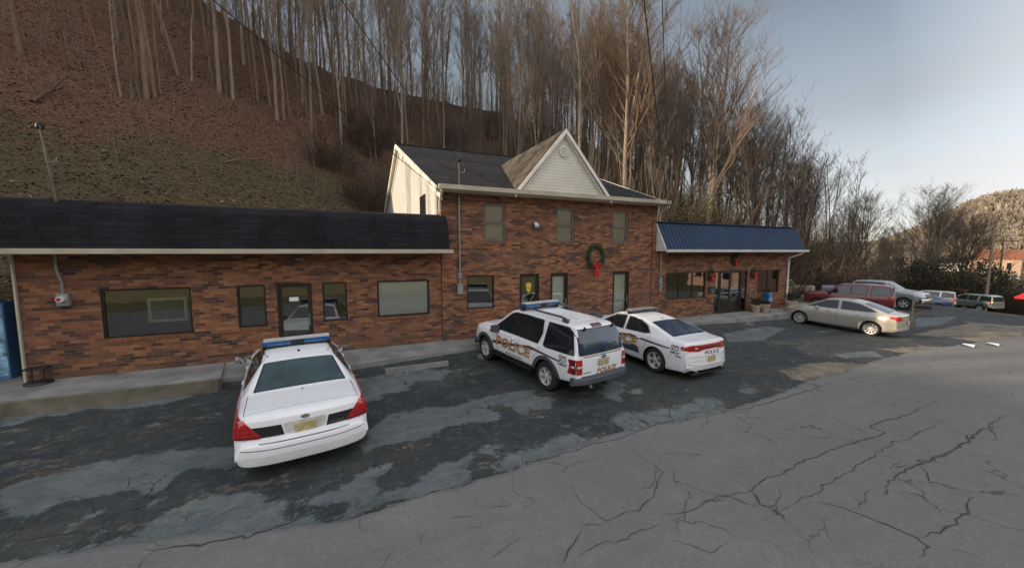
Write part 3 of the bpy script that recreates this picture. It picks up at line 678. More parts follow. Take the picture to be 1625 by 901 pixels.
# --- left low office
rt = thing('brick_building', 'long low brick office with black shingled mansard roof, left of the two-storey house', 'building', (-2, FY, 0))
OPS = [(-5.67, -3.88, .89, 2.14), (-2.87, -2.19, .93, 2.14), (-1.92, -1.02, 0, 2.15), (-.74, -.06, .95, 2.15), (.82, 2.48, .97, 2.15)]
mb = MB(); wall(mb, -7.06, 2.9, -.3, 3.06, FY, OPS)
mb.quad((-7.06, FY, -.3), (-7.06, 20, -.3), (-7.06, 20, 3.06), (-7.06, FY, 3.06)); mb.quad((-7.06, 20, -.3), (2.9, 20, -.3), (2.9, 20, 3.06), (-7.06, 20, 3.06))
part(mb, 'wall', M['brick'], rt)
room(rt, -6.9, 2.8, 2.7, FY + .17)
window(rt, *OPS[0]); window(rt, *OPS[1]); window(rt, *OPS[3], blind=None); window(rt, *OPS[4], blind='blind', glass='glasslight', label='wide window with pale closed blinds')
door(rt, -1.92, -1.02, 2.15)
SEC = [(11.90, 3.04), (11.97, 3.35), (12.08, 3.75), (12.22, 4.08), (12.42, 4.26), (12.7, 4.33), (13.1, 4.36)]
mb = MB(); mb.prism(SEC + [(20.2, 4.30), (20.2, 3.04)], -16, 3.06, 'yz'); part(mb, 'roof', M['roofA'], rt, True, 25)
mb = MB(); mb.prism([(11.78, 3.03), (11.76, 3.15), (11.895, 3.15), (11.895, 3.03)], -16, 3.14, 'yz'); mb.box(-16, 3.05, 11.91, 12.48, 3.015, 3.034); part(mb, 'gutter', M['gutter'], rt)
for x in (-14, -10.5):
    mb = MB(); mb.box(x - .08, x + .08, 12.0, 12.16, 0, 3.0); part(mb, 'post', M['whitetrim'], rt)
mb = MB(); mb.box(-7.10, -7.062, 12.44, 12.50, .0, 3.0); part(mb, 'corner_trim', M['gutter'], rt)
# --- two storey house
rt = thing('brick_building', 'two-storey brick house with cream gables and a wreath on its front', 'building', (7.7, FY, 0))
OPS = [(3.78, 4.82, 1.04, 2.24), (5.83, 6.66, 0, 2.25), (7.15, 7.95, 0, 2.25), (10.16, 11.03, 0, 2.25), (4.43, 5.27, 3.43, 4.78), (7.4, 8.2, 3.43, 4.78), (10.08, 10.9, 3.43, 4.78)]
F2 = FY - .035
mb = MB(); wall(mb, 2.91, 12.5, -.3, 5.14, F2, OPS)
mb.quad((12.5, F2, -.3), (12.5, 32.4, -.3), (12.5, 32.4, 5.1), (12.5, F2, 5.1)); mb.quad((2.91, F2, -.3), (2.91, 13.0, -.3), (2.91, 13.0, 5.1), (2.91, F2, 5.1))
mb.quad((2.91, 32.4, -.3), (12.5, 32.4, -.3), (12.5, 32.4, 5.1), (2.91, 32.4, 5.1))
part(mb, 'wall', M['brick'], rt)
mb = MB(); mb.box(12.22, 12.30, F2 - .012, F2 + .02, -.02, 5.05); part(mb, 'brick_joint', mat('dark joint strip', (.12, .05, .03), .9), rt)
RY, RZ, EY, EZ = 22.4, 9.12, 12.08, 5.17; SL = (RZ - EZ) / (RY - EY); BY = RY * 2 - EY
mb = MB(); mb.v = []
mb.add([(2.905, 13.0, 4.0), (2.905, 32.4, 4.0), (2.905, 32.4, 5.2), (2.905, RY, RZ - .06), (2.905, 12.47, EZ + .1), (2.905, 12.47, 5.0), (2.905, 13.0, 5.0)], [(0, 1, 2, 3, 4, 5, 6)])
mb.add([(12.495, FY, 5.1), (12.495, 32.4, 5.1), (12.495, RY, RZ - .06)], [(0, 1, 2)])
part(mb, 'gable_siding', M['siding'], rt)
room(rt, 3.1, 12.3, 2.7, F2 + .17, m='roomlight'); room(rt, 3.1, 12.3, 5.05, F2 + .17, floor=2.9)
window(rt, *OPS[0], y=F2)
for k in (4, 5, 6): window(rt, *OPS[k], y=F2, blind='blind2', fm='frame2', sash=True, glass='glasslight')
d1 = door(rt, 5.83, 6.66, 2.25, F2, label='glass door with a gold badge emblem', bars=False); door(rt, 7.15, 7.95, 2.25, F2, blind='blind', glass='glasslight'); door(rt, 10.16, 11.03, 2.25, F2, blind='blind', handle=1, glass='glasslight')
# gold badge emblem on the door glass (plain shield with oak shape)
mb = MB(); ex, ez = 6.245, 1.72; sh = [(0, .17), (.06, .13), (.11, .14), (.12, .04), (.10, -.06), (.05, -.13), (0, -.17), (-.05, -.13), (-.10, -.06), (-.12, .04), (-.11, .14), (-.06, .13)]
mb.prism([(ex + a * .95, ez + b_ * 1.25) for a, b_ in sh], F2 + .066, F2 + .072); 
mb.v = [(p[0] - rt.location.x, p[1] - rt.location.y, p[2]) for p in mb.v]
mb.build('emblem', mat('gold emblem', (.55, .40, .06), .4, var=.5, vs=18), d1)
# main roof
t_ = .10
def slab(mb, pts, t=.10):
    n = len(pts); mb.add([Vector(p) for p in pts] + [Vector(p) - Vector((0, 0, t)) for p in pts], [tuple(range(n)), tuple(range(2 * n - 1, n - 1, -1))] + [(i, n + i, n + (i + 1) % n, (i + 1) % n) for i in range(n)])
AX, AZ, DX0, DX1 = 7.5, 7.52, 5.58, 9.50
VY = EY + (AZ - EZ) / SL
def rz_(y): return EZ + (y - EY) * SL
mb = MB()
slab(mb, [(2.72, EY, EZ), (DX0, EY, EZ), (AX, VY, AZ), (AX, RY, RZ), (2.72, RY, RZ)]); slab(mb, [(AX, RY, RZ), (AX, VY, AZ), (DX1, EY, EZ), (12.74, EY, EZ), (12.74, RY, RZ)])
slab(mb, [(2.72, RY, RZ + .002), (12.74, RY, RZ + .002), (12.74, BY, EZ), (2.72, BY, EZ)])
mb.tube([(2.72, RY, RZ + .02), (12.74, RY, RZ + .02)], .07, 5)
rf = part(mb, 'roof', M['roofB'], rt)
DY = 12.02
mb = MB()
slab(mb, [(DX0 - .12, DY, EZ - .02), (AX, DY, AZ + .06), (AX, VY + .15, AZ + .06), (DX0 - .02, EY + .1, EZ + .05)], .07); slab(mb, [(AX, DY, AZ + .062), (DX1 + .12, DY, EZ - .02), (DX1 + .02, EY + .1, EZ + .05), (AX, VY + .15, AZ + .062)], .07)
part(mb, 'gable_roof', M['roofC'], rt)
mb = MB(); mb.prism([(DX0 + .1, EZ + .04), (DX1 - .1, EZ + .04), (AX, AZ - .1)], 12.17, 12.3); part(mb, 'front_gable', M['sidingf'], rt)
mb = MB()
def rake(mb, x0, z0, x1, z1, y0, y1, h=.15):
    mb.add([(x0, y, z) for y in (y0, y1) for z in (z0, z0 - h)] + [(x1, y, z) for y in (y0, y1) for z in (z1, z1 - h)], [(0, 1, 3, 2), (4, 6, 7, 5), (0, 4, 5, 1), (2, 3, 7, 6), (0, 2, 6, 4), (1, 5, 7, 3)])
rake(mb, DX0 - .14, EZ - .03, AX, AZ + .055, DY - .025, DY + .03, .17); rake(mb, DX1 + .14, EZ - .03, AX, AZ + .055, DY - .026, DY + .03, .17)
rake(mb, DX0 + .1, EZ + .0, AX, AZ - .13, DY + .03, 12.18, .05); rake(mb, DX1 - .1, EZ + .0, AX, AZ - .13, DY + .031, 12.181, .05)
mb2 = MB()
for sx in (2.69, 12.76):
    for (ya, za, yb, zb) in ((EY - .02, EZ, RY, RZ), (BY, EZ, RY, RZ)):
        mb.add([(sx - .025, ya, za + .01), (sx + .025, ya, za + .01), (sx + .025, ya, za - .2), (sx - .025, ya, za - .2), (sx - .025, yb, zb + .01), (sx + .025, yb, zb + .01), (sx + .025, yb, zb - .2), (sx - .025, yb, zb - .2)], [(0, 1, 2, 3), (4, 7, 6, 5), (0, 4, 5, 1), (1, 5, 6, 2), (2, 6, 7, 3), (3, 7, 4, 0)])
for (ya, za, yb, zb) in ((EY + .1, EZ - .1, RY, RZ - .112), (BY - .1, EZ - .1, RY, RZ - .112)):
    mb.add([(2.72, ya, za), (2.92, ya, za), (2.92, yb, zb), (2.72, yb, zb), (2.72, ya, za - .03), (2.92, ya, za - .03), (2.92, yb, zb - .03), (2.72, yb, zb - .03)], [(0, 1, 2, 3), (4, 7, 6, 5), (0, 4, 5, 1), (1, 5, 6, 2), (2, 6, 7, 3), (3, 7, 4, 0)])
    mb.add([(2.86, ya, za - .02), (2.90, ya, za - .02), (2.90, yb, zb - .02), (2.86, yb, zb - .02), (2.86, ya, za - .30), (2.90, ya, za - .30), (2.90, yb, zb - .30), (2.86, yb, zb - .30)], [(0, 1, 2, 3), (4, 7, 6, 5), (0, 4, 5, 1), (1, 5, 6, 2), (2, 6, 7, 3), (3, 7, 4, 0)])
part(mb, 'rake_trim', M['whitetrim'], rt)
mb = MB(); mb.lathe([(.20, 0), (.20, .05), (.15, .06), (.145, .03), (0.001, .03)], 'y', 24, (AX, 12.17, 6.78)); mb.v = [(x, 12.17 - (y - 12.17), z) for x, y, z in mb.v]
for k in range(5): mb.box(AX - .12, AX + .12, 12.12, 12.145, 6.68 + k * .045, 6.70 + k * .045)
part(mb, 'round_vent', M['whitetrim'], rt)
mb = MB(); mb.lathe([(.18, 0), (.18, .05), (.14, .06), (0.001, .03)], 'y', 16, (0, 0, 0)); mb.v = [(2.9 - y, 21.3 + x, 8.2 + z * 1.4) for x, y, z in mb.v]; part(mb, 'side_vent', M['whitetrim'], rt)
mb = MB(); mb.box(2.86, 2.905, 15.0, 16.1, 4.45, 5.35); part(mb, 'side_window', M['carglass'], rt)
mb = MB(); mb.prism([(11.93, 5.10), (11.90, 5.24), (12.06, 5.24), (12.06, 5.08)], 2.74, 12.73, 'yz'); mb.box(2.76, 12.70, 12.065, F2 - .002, 5.055, 5.078); part(mb, 'gutter', M['gutter'], rt)
mb = MB(); mb.tube([(2.82, 11.98, 5.1), (2.84, 12.05, 4.95), (2.86, 12.36, 4.72), (2.86, 12.40, 4.4)], .045, 6); part(mb, 'downspout', M['gutter'], rt)
mb = MB(); mb.tube([(12.66, 11.98, 5.1), (12.66, 12.05, 4.97), (12.6, 12.38, 4.75), (12.6, 12.42, 4.4)], .045, 6); part(mb, 'downspout', M['gutter'], rt)
# --- right low shop
rt = thing('brick_building', 'low brick shop with blue ribbed metal roof and glass doors', 'building', (17.4, FY, 0))
OPS = [(13.18, 15.78, .86, 2.12), (16.41, 18.84, 0, 2.12), (19.65, 21.45, .88, 2.12)]
mb = MB(); wall(mb, 12.5, 22.2, -.6, 3.14, FY, OPS); mb.quad((22.2, FY, -.6), (22.2, 19, -.6), (22.2, 19, 3.1), (22.2, FY, 3.1)); mb.quad((12.5, 19, -.6), (22.2, 19, -.6), (22.2, 19, 3.1), (12.5, 19, 3.1))
part(mb, 'wall', M['brick'], rt); room(rt, 12.7, 22.0, 2.7, FY + .17)
window(rt, *OPS[0], vert=(14.05, 14.92)); window(rt, *OPS[2], vert=(20.55,))
for xa, xb in ((16.414, 16.80), (18.42, 18.836)):
    mb = MB(); frame_bars(mb, xa, xb, .01, 2.116, FY + .03, .05, .07); f = part(mb, 'sidelight_frame', M['frame'], rt)
    mb = MB(); mb.box(xa + .036 - rt.location.x, xb - .036 - rt.location.x, .06, .066, .04, 2.08); mb.build('pane', M['glass'], f)
door(rt, 16.81, 18.41, 2.12, leaves=2)
SE = [(11.9, 3.14), (12.5, 4.36), (12.75, 4.37), (19.2, 4.2), (19.2, 3.14)]
mb = MB(); mb.prism(SE, 12.56, 22.62, 'yz')
x = 12.62
sd = Vector((0, .6, 1.22)).normalized(); nn = Vector((0, -sd.z, sd.y))
while x < 22.6:
    a = Vector((x, 11.9, 3.14)); b_ = Vector((x, 12.5, 4.36)); o_ = nn * .028
    mb.add([a + Vector((-.03, 0, 0)), a + Vector((.03, 0, 0)), a + o_ + Vector((.012, 0, 0)), a + o_ + Vector((-.012, 0, 0)), b_ + Vector((-.03, 0, 0)), b_ + Vector((.03, 0, 0)), b_ + o_ + Vector((.012, 0, 0)), b_ + o_ + Vector((-.012, 0, 0))], [(0, 1, 2, 3), (4, 7, 6, 5), (1, 5, 6, 2), (2, 6, 7, 3), (3, 7, 4, 0)])
    x += .21
mb.box(12.54, 22.64, 12.42, 12.62, 4.365, 4.40)
part(mb, 'roof', M['bluemetal'], rt)
mb = MB(); mb.prism([(11.88, 3.12), (12.52, 3.12), (12.52, 4.36)], 12.515, 12.555, 'yz'); part(mb, 'roof_end_siding', M['sidingw'], rt)
mb = MB(); mb.prism([(11.79, 3.06), (11.77, 3.17), (11.895, 3.17), (11.895, 3.04)], 12.51, 22.7, 'yz'); mb.box(12.52, 22.65, 11.9, 12.49, 3.10, 3.135); part(mb, 'gutter', M['whitetrim'], rt)
mb = MB(); mb.tube([(22.45, 11.85, 3.1), (22.4, 12.0, 2.95), (22.1, 12.40, 2.75), (22.1, 12.42, 2.5), (22.1, 12.42, .15)], .045, 6); part(mb, 'downspout', M['whitetrim'], rt)

# ------------------------------------------------------------------ things on the walls
def meter(x, z, label, mast=None, y=FY, top=None, w=.22, h=.30, face=True):
    t = thing('electric_meter', label, 'electric meter', (x, y, z), group='grey meters on the brick fronts')
    mb = MB(); mb.rbox(-w / 2, w / 2, -.13, -.003, -h / 2, h / 2, .012); mb.build('meter_box', M['galv'], t)
    if face:
        mb = MB(); mb.lathe([(.085, 0), (.085, .05), (.075, .09), (0.001, .10)], 'y', 18); mb.v = [(a, -.13 - b_, c_ + .02) for a, b_, c_ in mb.v]; d = mb.build('dial_cover', M['lampw'], t, True)
        mb = MB(); mb.lathe([(.045, 0), (0.001, .012)], 'y', 12); mb.v = [(a - .01, -.225 - b_, c_ + .02) for a, b_, c_ in mb.v]; mb.build('dial_seal', M['redsign'], d)
    mb = MB(); mb.tube(mast, .03, 8); mb.build('conduit', M['galv'], t, True)
    return t
m1 = meter(-6.28, 1.93, 'round-faced grey meter on the low office wall, nearest the left edge', [(-.0, -.07, .14), (0, -.07, .4), (-.07, -.07, .75), (-.07, -.07, 1.08)])
m2 = meter(3.53, 1.78, 'narrow grey meter box low on the two-storey wall beside the lace-lit window', [(-.0, -.07, .14), (0, -.07, 3.25)], w=.19, h=.36, face=False)
mb = MB(); mb.rbox(-.07, .07, -.12, -.02, .37, .56, .01); mb.build('junction_box', M['galv'], m2)
m3 = meter(12.78, 1.78, 'slim grey meter box at the corner under the white roof end', [(0, -.07, .1), (0, -.07, 1.3)], w=.15, h=.3, face=False)
mb = MB(); mb.rbox(-.06, .06, -.11, -.02, -.52, -.17, .01); mb.build('lower_box', M['galv'], m3)
M['oldwood'] = mat('dark weathered mast', (.13, .105, .08), .85, var=.3)
M['darkgalv'] = mat('weathered dark steel', (.10, .10, .095), .6, var=.3)
def mast(name_label, x, y, z0, z1, lean=0):
    t = thing('service_mast', name_label, 'service mast', (x, y, z0), group='cable masts through the roofs')
    mb = MB(); mb.tube([(0, 0, 0), (lean, 0, z1 - z0)], .026, 8); mb.build('pipe', M['oldwood'], t, True)
    mb = MB(); mb.lathe([(.05, 0), (.075, .03), (.07, .1), (.02, .15)], 'z', 10, (lean, 0, z1 - z0 - .03)); mb.tube([(lean, -.04, z1 - z0 + .03), (lean + .09, -.14, z1 - z0 - .04), (lean + .12, -.2, z1 - z0 - .2)], .012, 5); mb.build('weather_head', M['wire'], t, True)
    mb = MB(); mb.tube([(lean * .5, 0, (z1 - z0) * .55), (lean * .5 + .16, -.05, (z1 - z0) * .55 + .02), (lean * .5 + .17, -.05, (z1 - z0) * .55 + .12)], .012, 5); mb.build('insulator_hook', M['galv'], t, True)
mast('leaning grey cable mast on the black shingled roof above the round-faced meter', -6.22, 12.42, 4.2, 5.92, -.14)
mast('thin grey cable mast rising past the cream gutter of the two-storey house', 3.47, 12.15, 5.22, 6.05)
t = thing('wall_lamp', 'small white twin floodlight high on the two-storey brick front', 'wall lamp', (6.48, F2, 4.12))
mb = MB(); mb.lathe([(.06, 0), (.06, .03), (0.001, .035)], 'y', 14); mb.v = [(a, -b_, c_) for a, b_, c_ in mb.v]; mb.build('base_plate', M['whitelamp'], t)
for s in (-1, 1):
    mb = MB(); mb.lathe([(.02, 0), (.035, -.06), (.065, -.15), (.07, -.17), (0.001, -.165)], 'z', 12); 
    o = mb.build('lamp_head', M['whitelamp'], t, True); o.location = (s * .055, -.06, .02); o.rotation_euler = (-.6, s * .25, 0)

def wreath(x, y, z, r, rr, label, red=False, bow=True):
    t = thing('wreath', label, 'wreath', (x, y, z), group='Christmas wreaths on the brick fronts' if red else None)
    rnd = random.Random(int(x * 10)); mb = MB()
    n = 900 if not red else 420
    for i in range(n):
        a = rnd.uniform(0, 6.283); b_ = rnd.uniform(0, 6.283); q = rr * math.sqrt(rnd.random())
        c = Vector(((r + q * math.cos(b_)) * math.cos(a), -.06 - q * math.sin(b_) * .8, (r + q * math.cos(b_)) * math.sin(a) * 1.08))
        d = Vector((math.cos(a + rnd.uniform(-1, 1)), rnd.uniform(-.8, .3), math.sin(a + rnd.uniform(-1, 1)))) * rnd.uniform(.05, .10)
        s = d.cross(Vector((rnd.random(), 1, rnd.random()))).normalized() * .010
        mb.add([c - s, c + s, c + d], [(0, 1, 2)])
    mb.lathe([(r + rr * .5 * math.cos(k), rr * .5 * math.sin(k)) for k in [i * 6.283 / 6 for i in range(7)]], 'y', 24) if False else None
    mb.tube([(r * math.cos(k / 20 * 6.2832), -.05, r * 1.08 * math.sin(k / 20 * 6.2832)) for k in range(21)], rr * .45, 6)
    mb.build('greenery' , M['ribbon' if red == 2 else 'green'], t, recalc=False)
    if bow:
        mb = MB(); bz = -r * 1.05 if not red else r * .1; k = 1. if not red else .75
        for s in (-1, 1):
            mb.tube([(0, -.14, bz), (s * .10 * k, -.19, bz + .07 * k), (s * .19 * k, -.17, bz + .04 * k), (s * .16 * k, -.15, bz - .05 * k), (0, -.14, bz)], [.02, .035 * k, .04 * k, .035 * k, .02], 6)
            mb.tube([(0, -.14, bz), (s * .05 * k, -.15, bz - .2 * k), (s * .07 * k, -.13, bz - .48 * k)], [.02, .035 * k, .03 * k], 5)
        mb.tube([(0, -.15, bz), (0.01, -.15, bz - .25 * k), (0, -.13, bz - .40 * k)], [.03, .035, .03], 5)
        mb.build('bow', M['ribbon'], t, True)
    return t
wreath(9.22, F2, 2.90, .36, .12, 'big green wreath with red bow high on the two-storey front')
wreath(16.08, FY, 1.95, .17, .09, 'red bow wreath on the brick left of the glass double doors', True)
wreath(17.74, FY, 2.68, .19, .10, 'small dark wreath with red bow above the glass double doors', True)
wreath(19.25, FY, 1.95, .17, .09, 'red bow wreath on the brick pillar right of the glass double doors', True)
t = thing('mailbox', 'dark wall mailbox on brick beside the glass double doors', 'mailbox', (16.1, FY, 1.22))
mb = MB(); mb.rbox(-.15, .15, -.16, -.003, -.13, .1, .015); mb.build('box', M['darkgrey'], t); mb = MB(); mb.prism([(-.18, .10), (-.003, .15), (-.003, .11)], -.16, .16, 'yz'); mb.build('lid', M['black'], t)
t = thing('paper_box', 'small blue box below the right shop window', 'box', (20.1, 12.2, -.02))
mb = MB(); mb.rbox(-.17, .17, -.15, .15, .45, .95, .02); mb.build('box', M['bluelens'], t); mb = MB(); mb.box(-.03, .03, -.03, .03, 0, .46); mb.box(-.13, .13, -.13, .13, 0, .02); mb.build('stand', M['black'], t)
def pot(x, y, label, h, r, plant):
    t = thing('potted_plant', label, 'potted plant', (x, y, -.02), group='pots along the shop front')
    mb = MB(); mb.lathe([(r * .62, 0), (r * .95, h * .85), (r, h * .86), (r, h), (r * .85, h), (r * .8, h * .9), (0.001, h * .88)], 'z', 18); mb.build('pot', M['clay'], t, True)
    rnd = random.Random(int(x * 7)); mb = MB()
    for i in range(240):
        a = rnd.uniform(0, 6.28); q = r * .9 * math.sqrt(rnd.random()); zz = h + rnd.random() * plant
        c = Vector((q * math.cos(a), q * math.sin(a), zz)); d = Vector((math.cos(a) * .6, math.sin(a) * .6, rnd.uniform(.2, 1))) * rnd.uniform(.06, .13); s = d.cross(Vector((rnd.random(), rnd.random(), 1))).normalized() * .02
        mb.add([c - s, c + s, c + d], [(0, 1, 2)])
    for i in range(9):
        a = i * .7; mb.tube([(0, 0, h * .8), (r * .4 * math.cos(a), r * .4 * math.sin(a), h + plant * .6), (r * .8 * math.cos(a), r * .8 * math.sin(a), h + plant)], [.008, .006, .003], 4)
    mb.build('plant', M['green'], t, recalc=False)
pot(19.0, 12.1, 'dark-leaved plant in a pot right of the glass double doors', .38, .24, .35)
pot(19.55, 12.0, 'pale round pot in front of the right shop window', .42, .26, .12)
pot(21.75, 12.0, 'tan pot with a reddish plant by the white downspout', .45, .30, .42)
t = thing('smoking_stand', 'low black stand on the raised walk at the office corner', 'stand', (-6.72, 12.2, 0))
mb = MB(); mb.lathe([(.22, 0), (.24, .02), (.22, .05), (0.001, .06)], 'z', 18); mb.build('base', M['black'], t, True)
mb = MB(); mb.tube([(-.1, 0, .05), (-.1, 0, .36)], .015, 6); mb.tube([(.1, 0, .05), (.1, 0, .36)], .015, 6); mb.build('legs', M['black'], t)
mb = MB(); mb.rbox(-.19, .19, -.14, .14, .35, .39, .01); mb.build('tray', M['black'], t)
t = thing('vending_machine', 'blue vending machine in the open bay past the office corner', 'vending machine', (-8.05, 13.3, 0))
mb = MB(); mb.rbox(-.48, .48, -.38, .38, 0, 1.85, .02); mb.build('cabinet', mat('dark blue cabinet', (.07, .18, .36), .4), t)
mb = MB(); mb.box(-.46, .46, -.392, -.378, .1, 1.52); mb.build('front_panel', mat('blue white panel', (.22, .38, .55), .35, var=.9, vs=6), t)
mb = MB(); mb.box(-.46, .46, -.395, -.375, 1.55, 1.8); mb.build('header_panel', mat('pale blue header', (.15, .35, .6), .35, var=.2), t)
mb = MB(); mb.box(.12, .24, -.40, -.375, .8, 1.3); mb.build('coin_panel', M['black'], t)
t = thing('framed_picture', 'pale framed picture inside the widest office window', 'picture', (-4.55, 13.0, 1.5))
mb = MB(); frame_bars(mb, -.42, .42, -.33, .33, -.02, .07, .03); mb.build('frame', M['platepale'], t); mb = MB(); mb.box(-.36, .36, .0, .008, -.27, .27); mb.build('print', mat('grey print', (.08, .08, .08), .5, var=.8, vs=9), t)
# notice on the office door
mb = MB(); mb.box(-1.62, -1.38, FY + .045, FY + .052, 1.62, 1.74); tag(mb.build('door_notice', M['paper']), 'small white notice stuck on the office door glass', 'notice')
# roadside mailbox
t = thing('mailbox', 'black roadside mailbox on a bracketed wooden post behind the silver sedan', 'mailbox', (26.7, 8.95, pave(26.7, 8.95) - .02), R(-68))
mb = MB(); mb.box(-.05, .05, -.05, .05, 0, 1.35); mb.build('post', M['wood'], t)
mb = MB(); mb.prism([(.05, .95), (.5, .95), (.5, 1.02), (.05, 1.02)], -.05, .05); mb.prism([(.05, .6), (.12, .6), (.42, .94), (.35, .94)], -.04, .04); mb.build('bracket', M['wood'], t)
mb = MB(); mb.prism([(-.1, 0)] + [(.1 * math.cos(a), .14 + .1 * math.sin(a)) for a in [i * math.pi / 8 for i in range(9)]][::1] + [(-.1, 0)][:0] + [(-.1, .0)][:0], .06, .62, 'yz') if False else mb.prism([(-.1, 1.025), (.1, 1.025), (.1, 1.15)] + [(.1 * math.cos(a), 1.15 + .1 * math.sin(a)) for a in [i * math.pi / 8 for i in range(1, 9)]], .06, .62, 'yz')
mb.build('box', M['black'], t)
def lpost(name, label, x, y, h, r, arm=None, lean=0):
    t = thing(name, label, 'utility pole', (x, y, T(x, y) - .3), group=None)
    mb = MB(); mb.tube([(0, 0, 0), (lean, 0, h)], [r, r * .7], 9); mb.build('pole', M['wood'], t, True)
    if arm:
        mb = MB(); mb.box(lean - .08 - arm * .0, lean + .08, -arm, arm, h - .7, h - .55); mb.build('crossarm', M['wood'], t)
        for k in (-1, -.5, .5, 1):
            mb = MB(); mb.lathe([(.04, 0), (.06, .06), (.03, .16)], 'z', 8, (lean, k * arm * .92, h - .55)); mb.build('insulator', M['lampw'], t)
    return t
lpost('utility_pole', 'leaning wooden utility pole behind the grey green SUV', 72.8, 18.0, 10.4, .17, 1.3, .15)
lpost('utility_pole', 'distant wooden pole with crossarm right of the dark evergreen', 96, 22.6, 12.5, .15, 1.4)
# cables
def cable(label, a, b_, sag, r=.009):
    pts = []
    for i in range(25):
        f = i / 24; p = Vector(a).lerp(Vector(b_), f); p.z -= sag * 4 * f * (1 - f); pts.append(p)
    mb = MB(); mb.tube(pts, r, 4); o = mb.build('cable', M['wire'], smooth=True)
    tag(o, label, 'cable')
cable('overhead cable slanting to the left gable of the two-storey house', (-5.1, 2.6, 8.1), (2.84, 12.0, 4.95), .12)
cable('overhead cable slanting to the thin mast over the house eave', (-2.9, 2.6, 8.6), (3.47, 12.1, 6.05), .25)
cable('thicker overhead cable dropping to the right eave of the house', (2.4, 3.6, 10.6), (12.6, 11.95, 4.95), .25, .016)
cable('thinner overhead cable dropping to the right eave of the house', (2.9, 3.4, 10.9), (12.68, 11.95, 5.0), .2, .011)
cable('overhead cable from the roof mast above the low office', (-16, 8, 11.5), (-6.63, 12.3, 5.95), .4)
# ------------------------------------------------------------------ cars
def dice(bm, cell):
    us = [v.co.x for v in bm.verts]; vs = [v.co.y for v in bm.verts]
    for ax, lo, hi in ((0, min(us), max(us)), (1, min(vs), max(vs))):
        n = int((hi - lo) / cell)
        for i in range(1, n + 1):
            c = lo + (hi - lo) * i / (n + 1); co = [0, 0, 0]; co[ax] = c; no = [0, 0, 0]; no[ax] = 1
            bmesh.ops.bisect_plane(bm, geom=bm.verts[:] + bm.edges[:] + bm.faces[:], dist=1e-6, plane_co=co, plane_no=no)
def roundpoly(P, r=.03, n=3):
    out = []; N = len(P)
    for i in range(N):
        a, b_, c_ = Vector(P[i - 1]), Vector(P[i]), Vector(P[(i + 1) % N])
        d0 = (a - b_); d1 = (c_ - b_); q = min(r, d0.length * .45, d1.length * .45)
        p0 = b_ + d0.normalized() * q; p1 = b_ + d1.normalized() * q
        for k in range(n + 1):
            t = k / n; out.append(tuple(p0 * (1 - t) ** 2 + b_ * 2 * t * (1 - t) + p1 * t * t))
    return out
def spec_name(s): return s.root.name
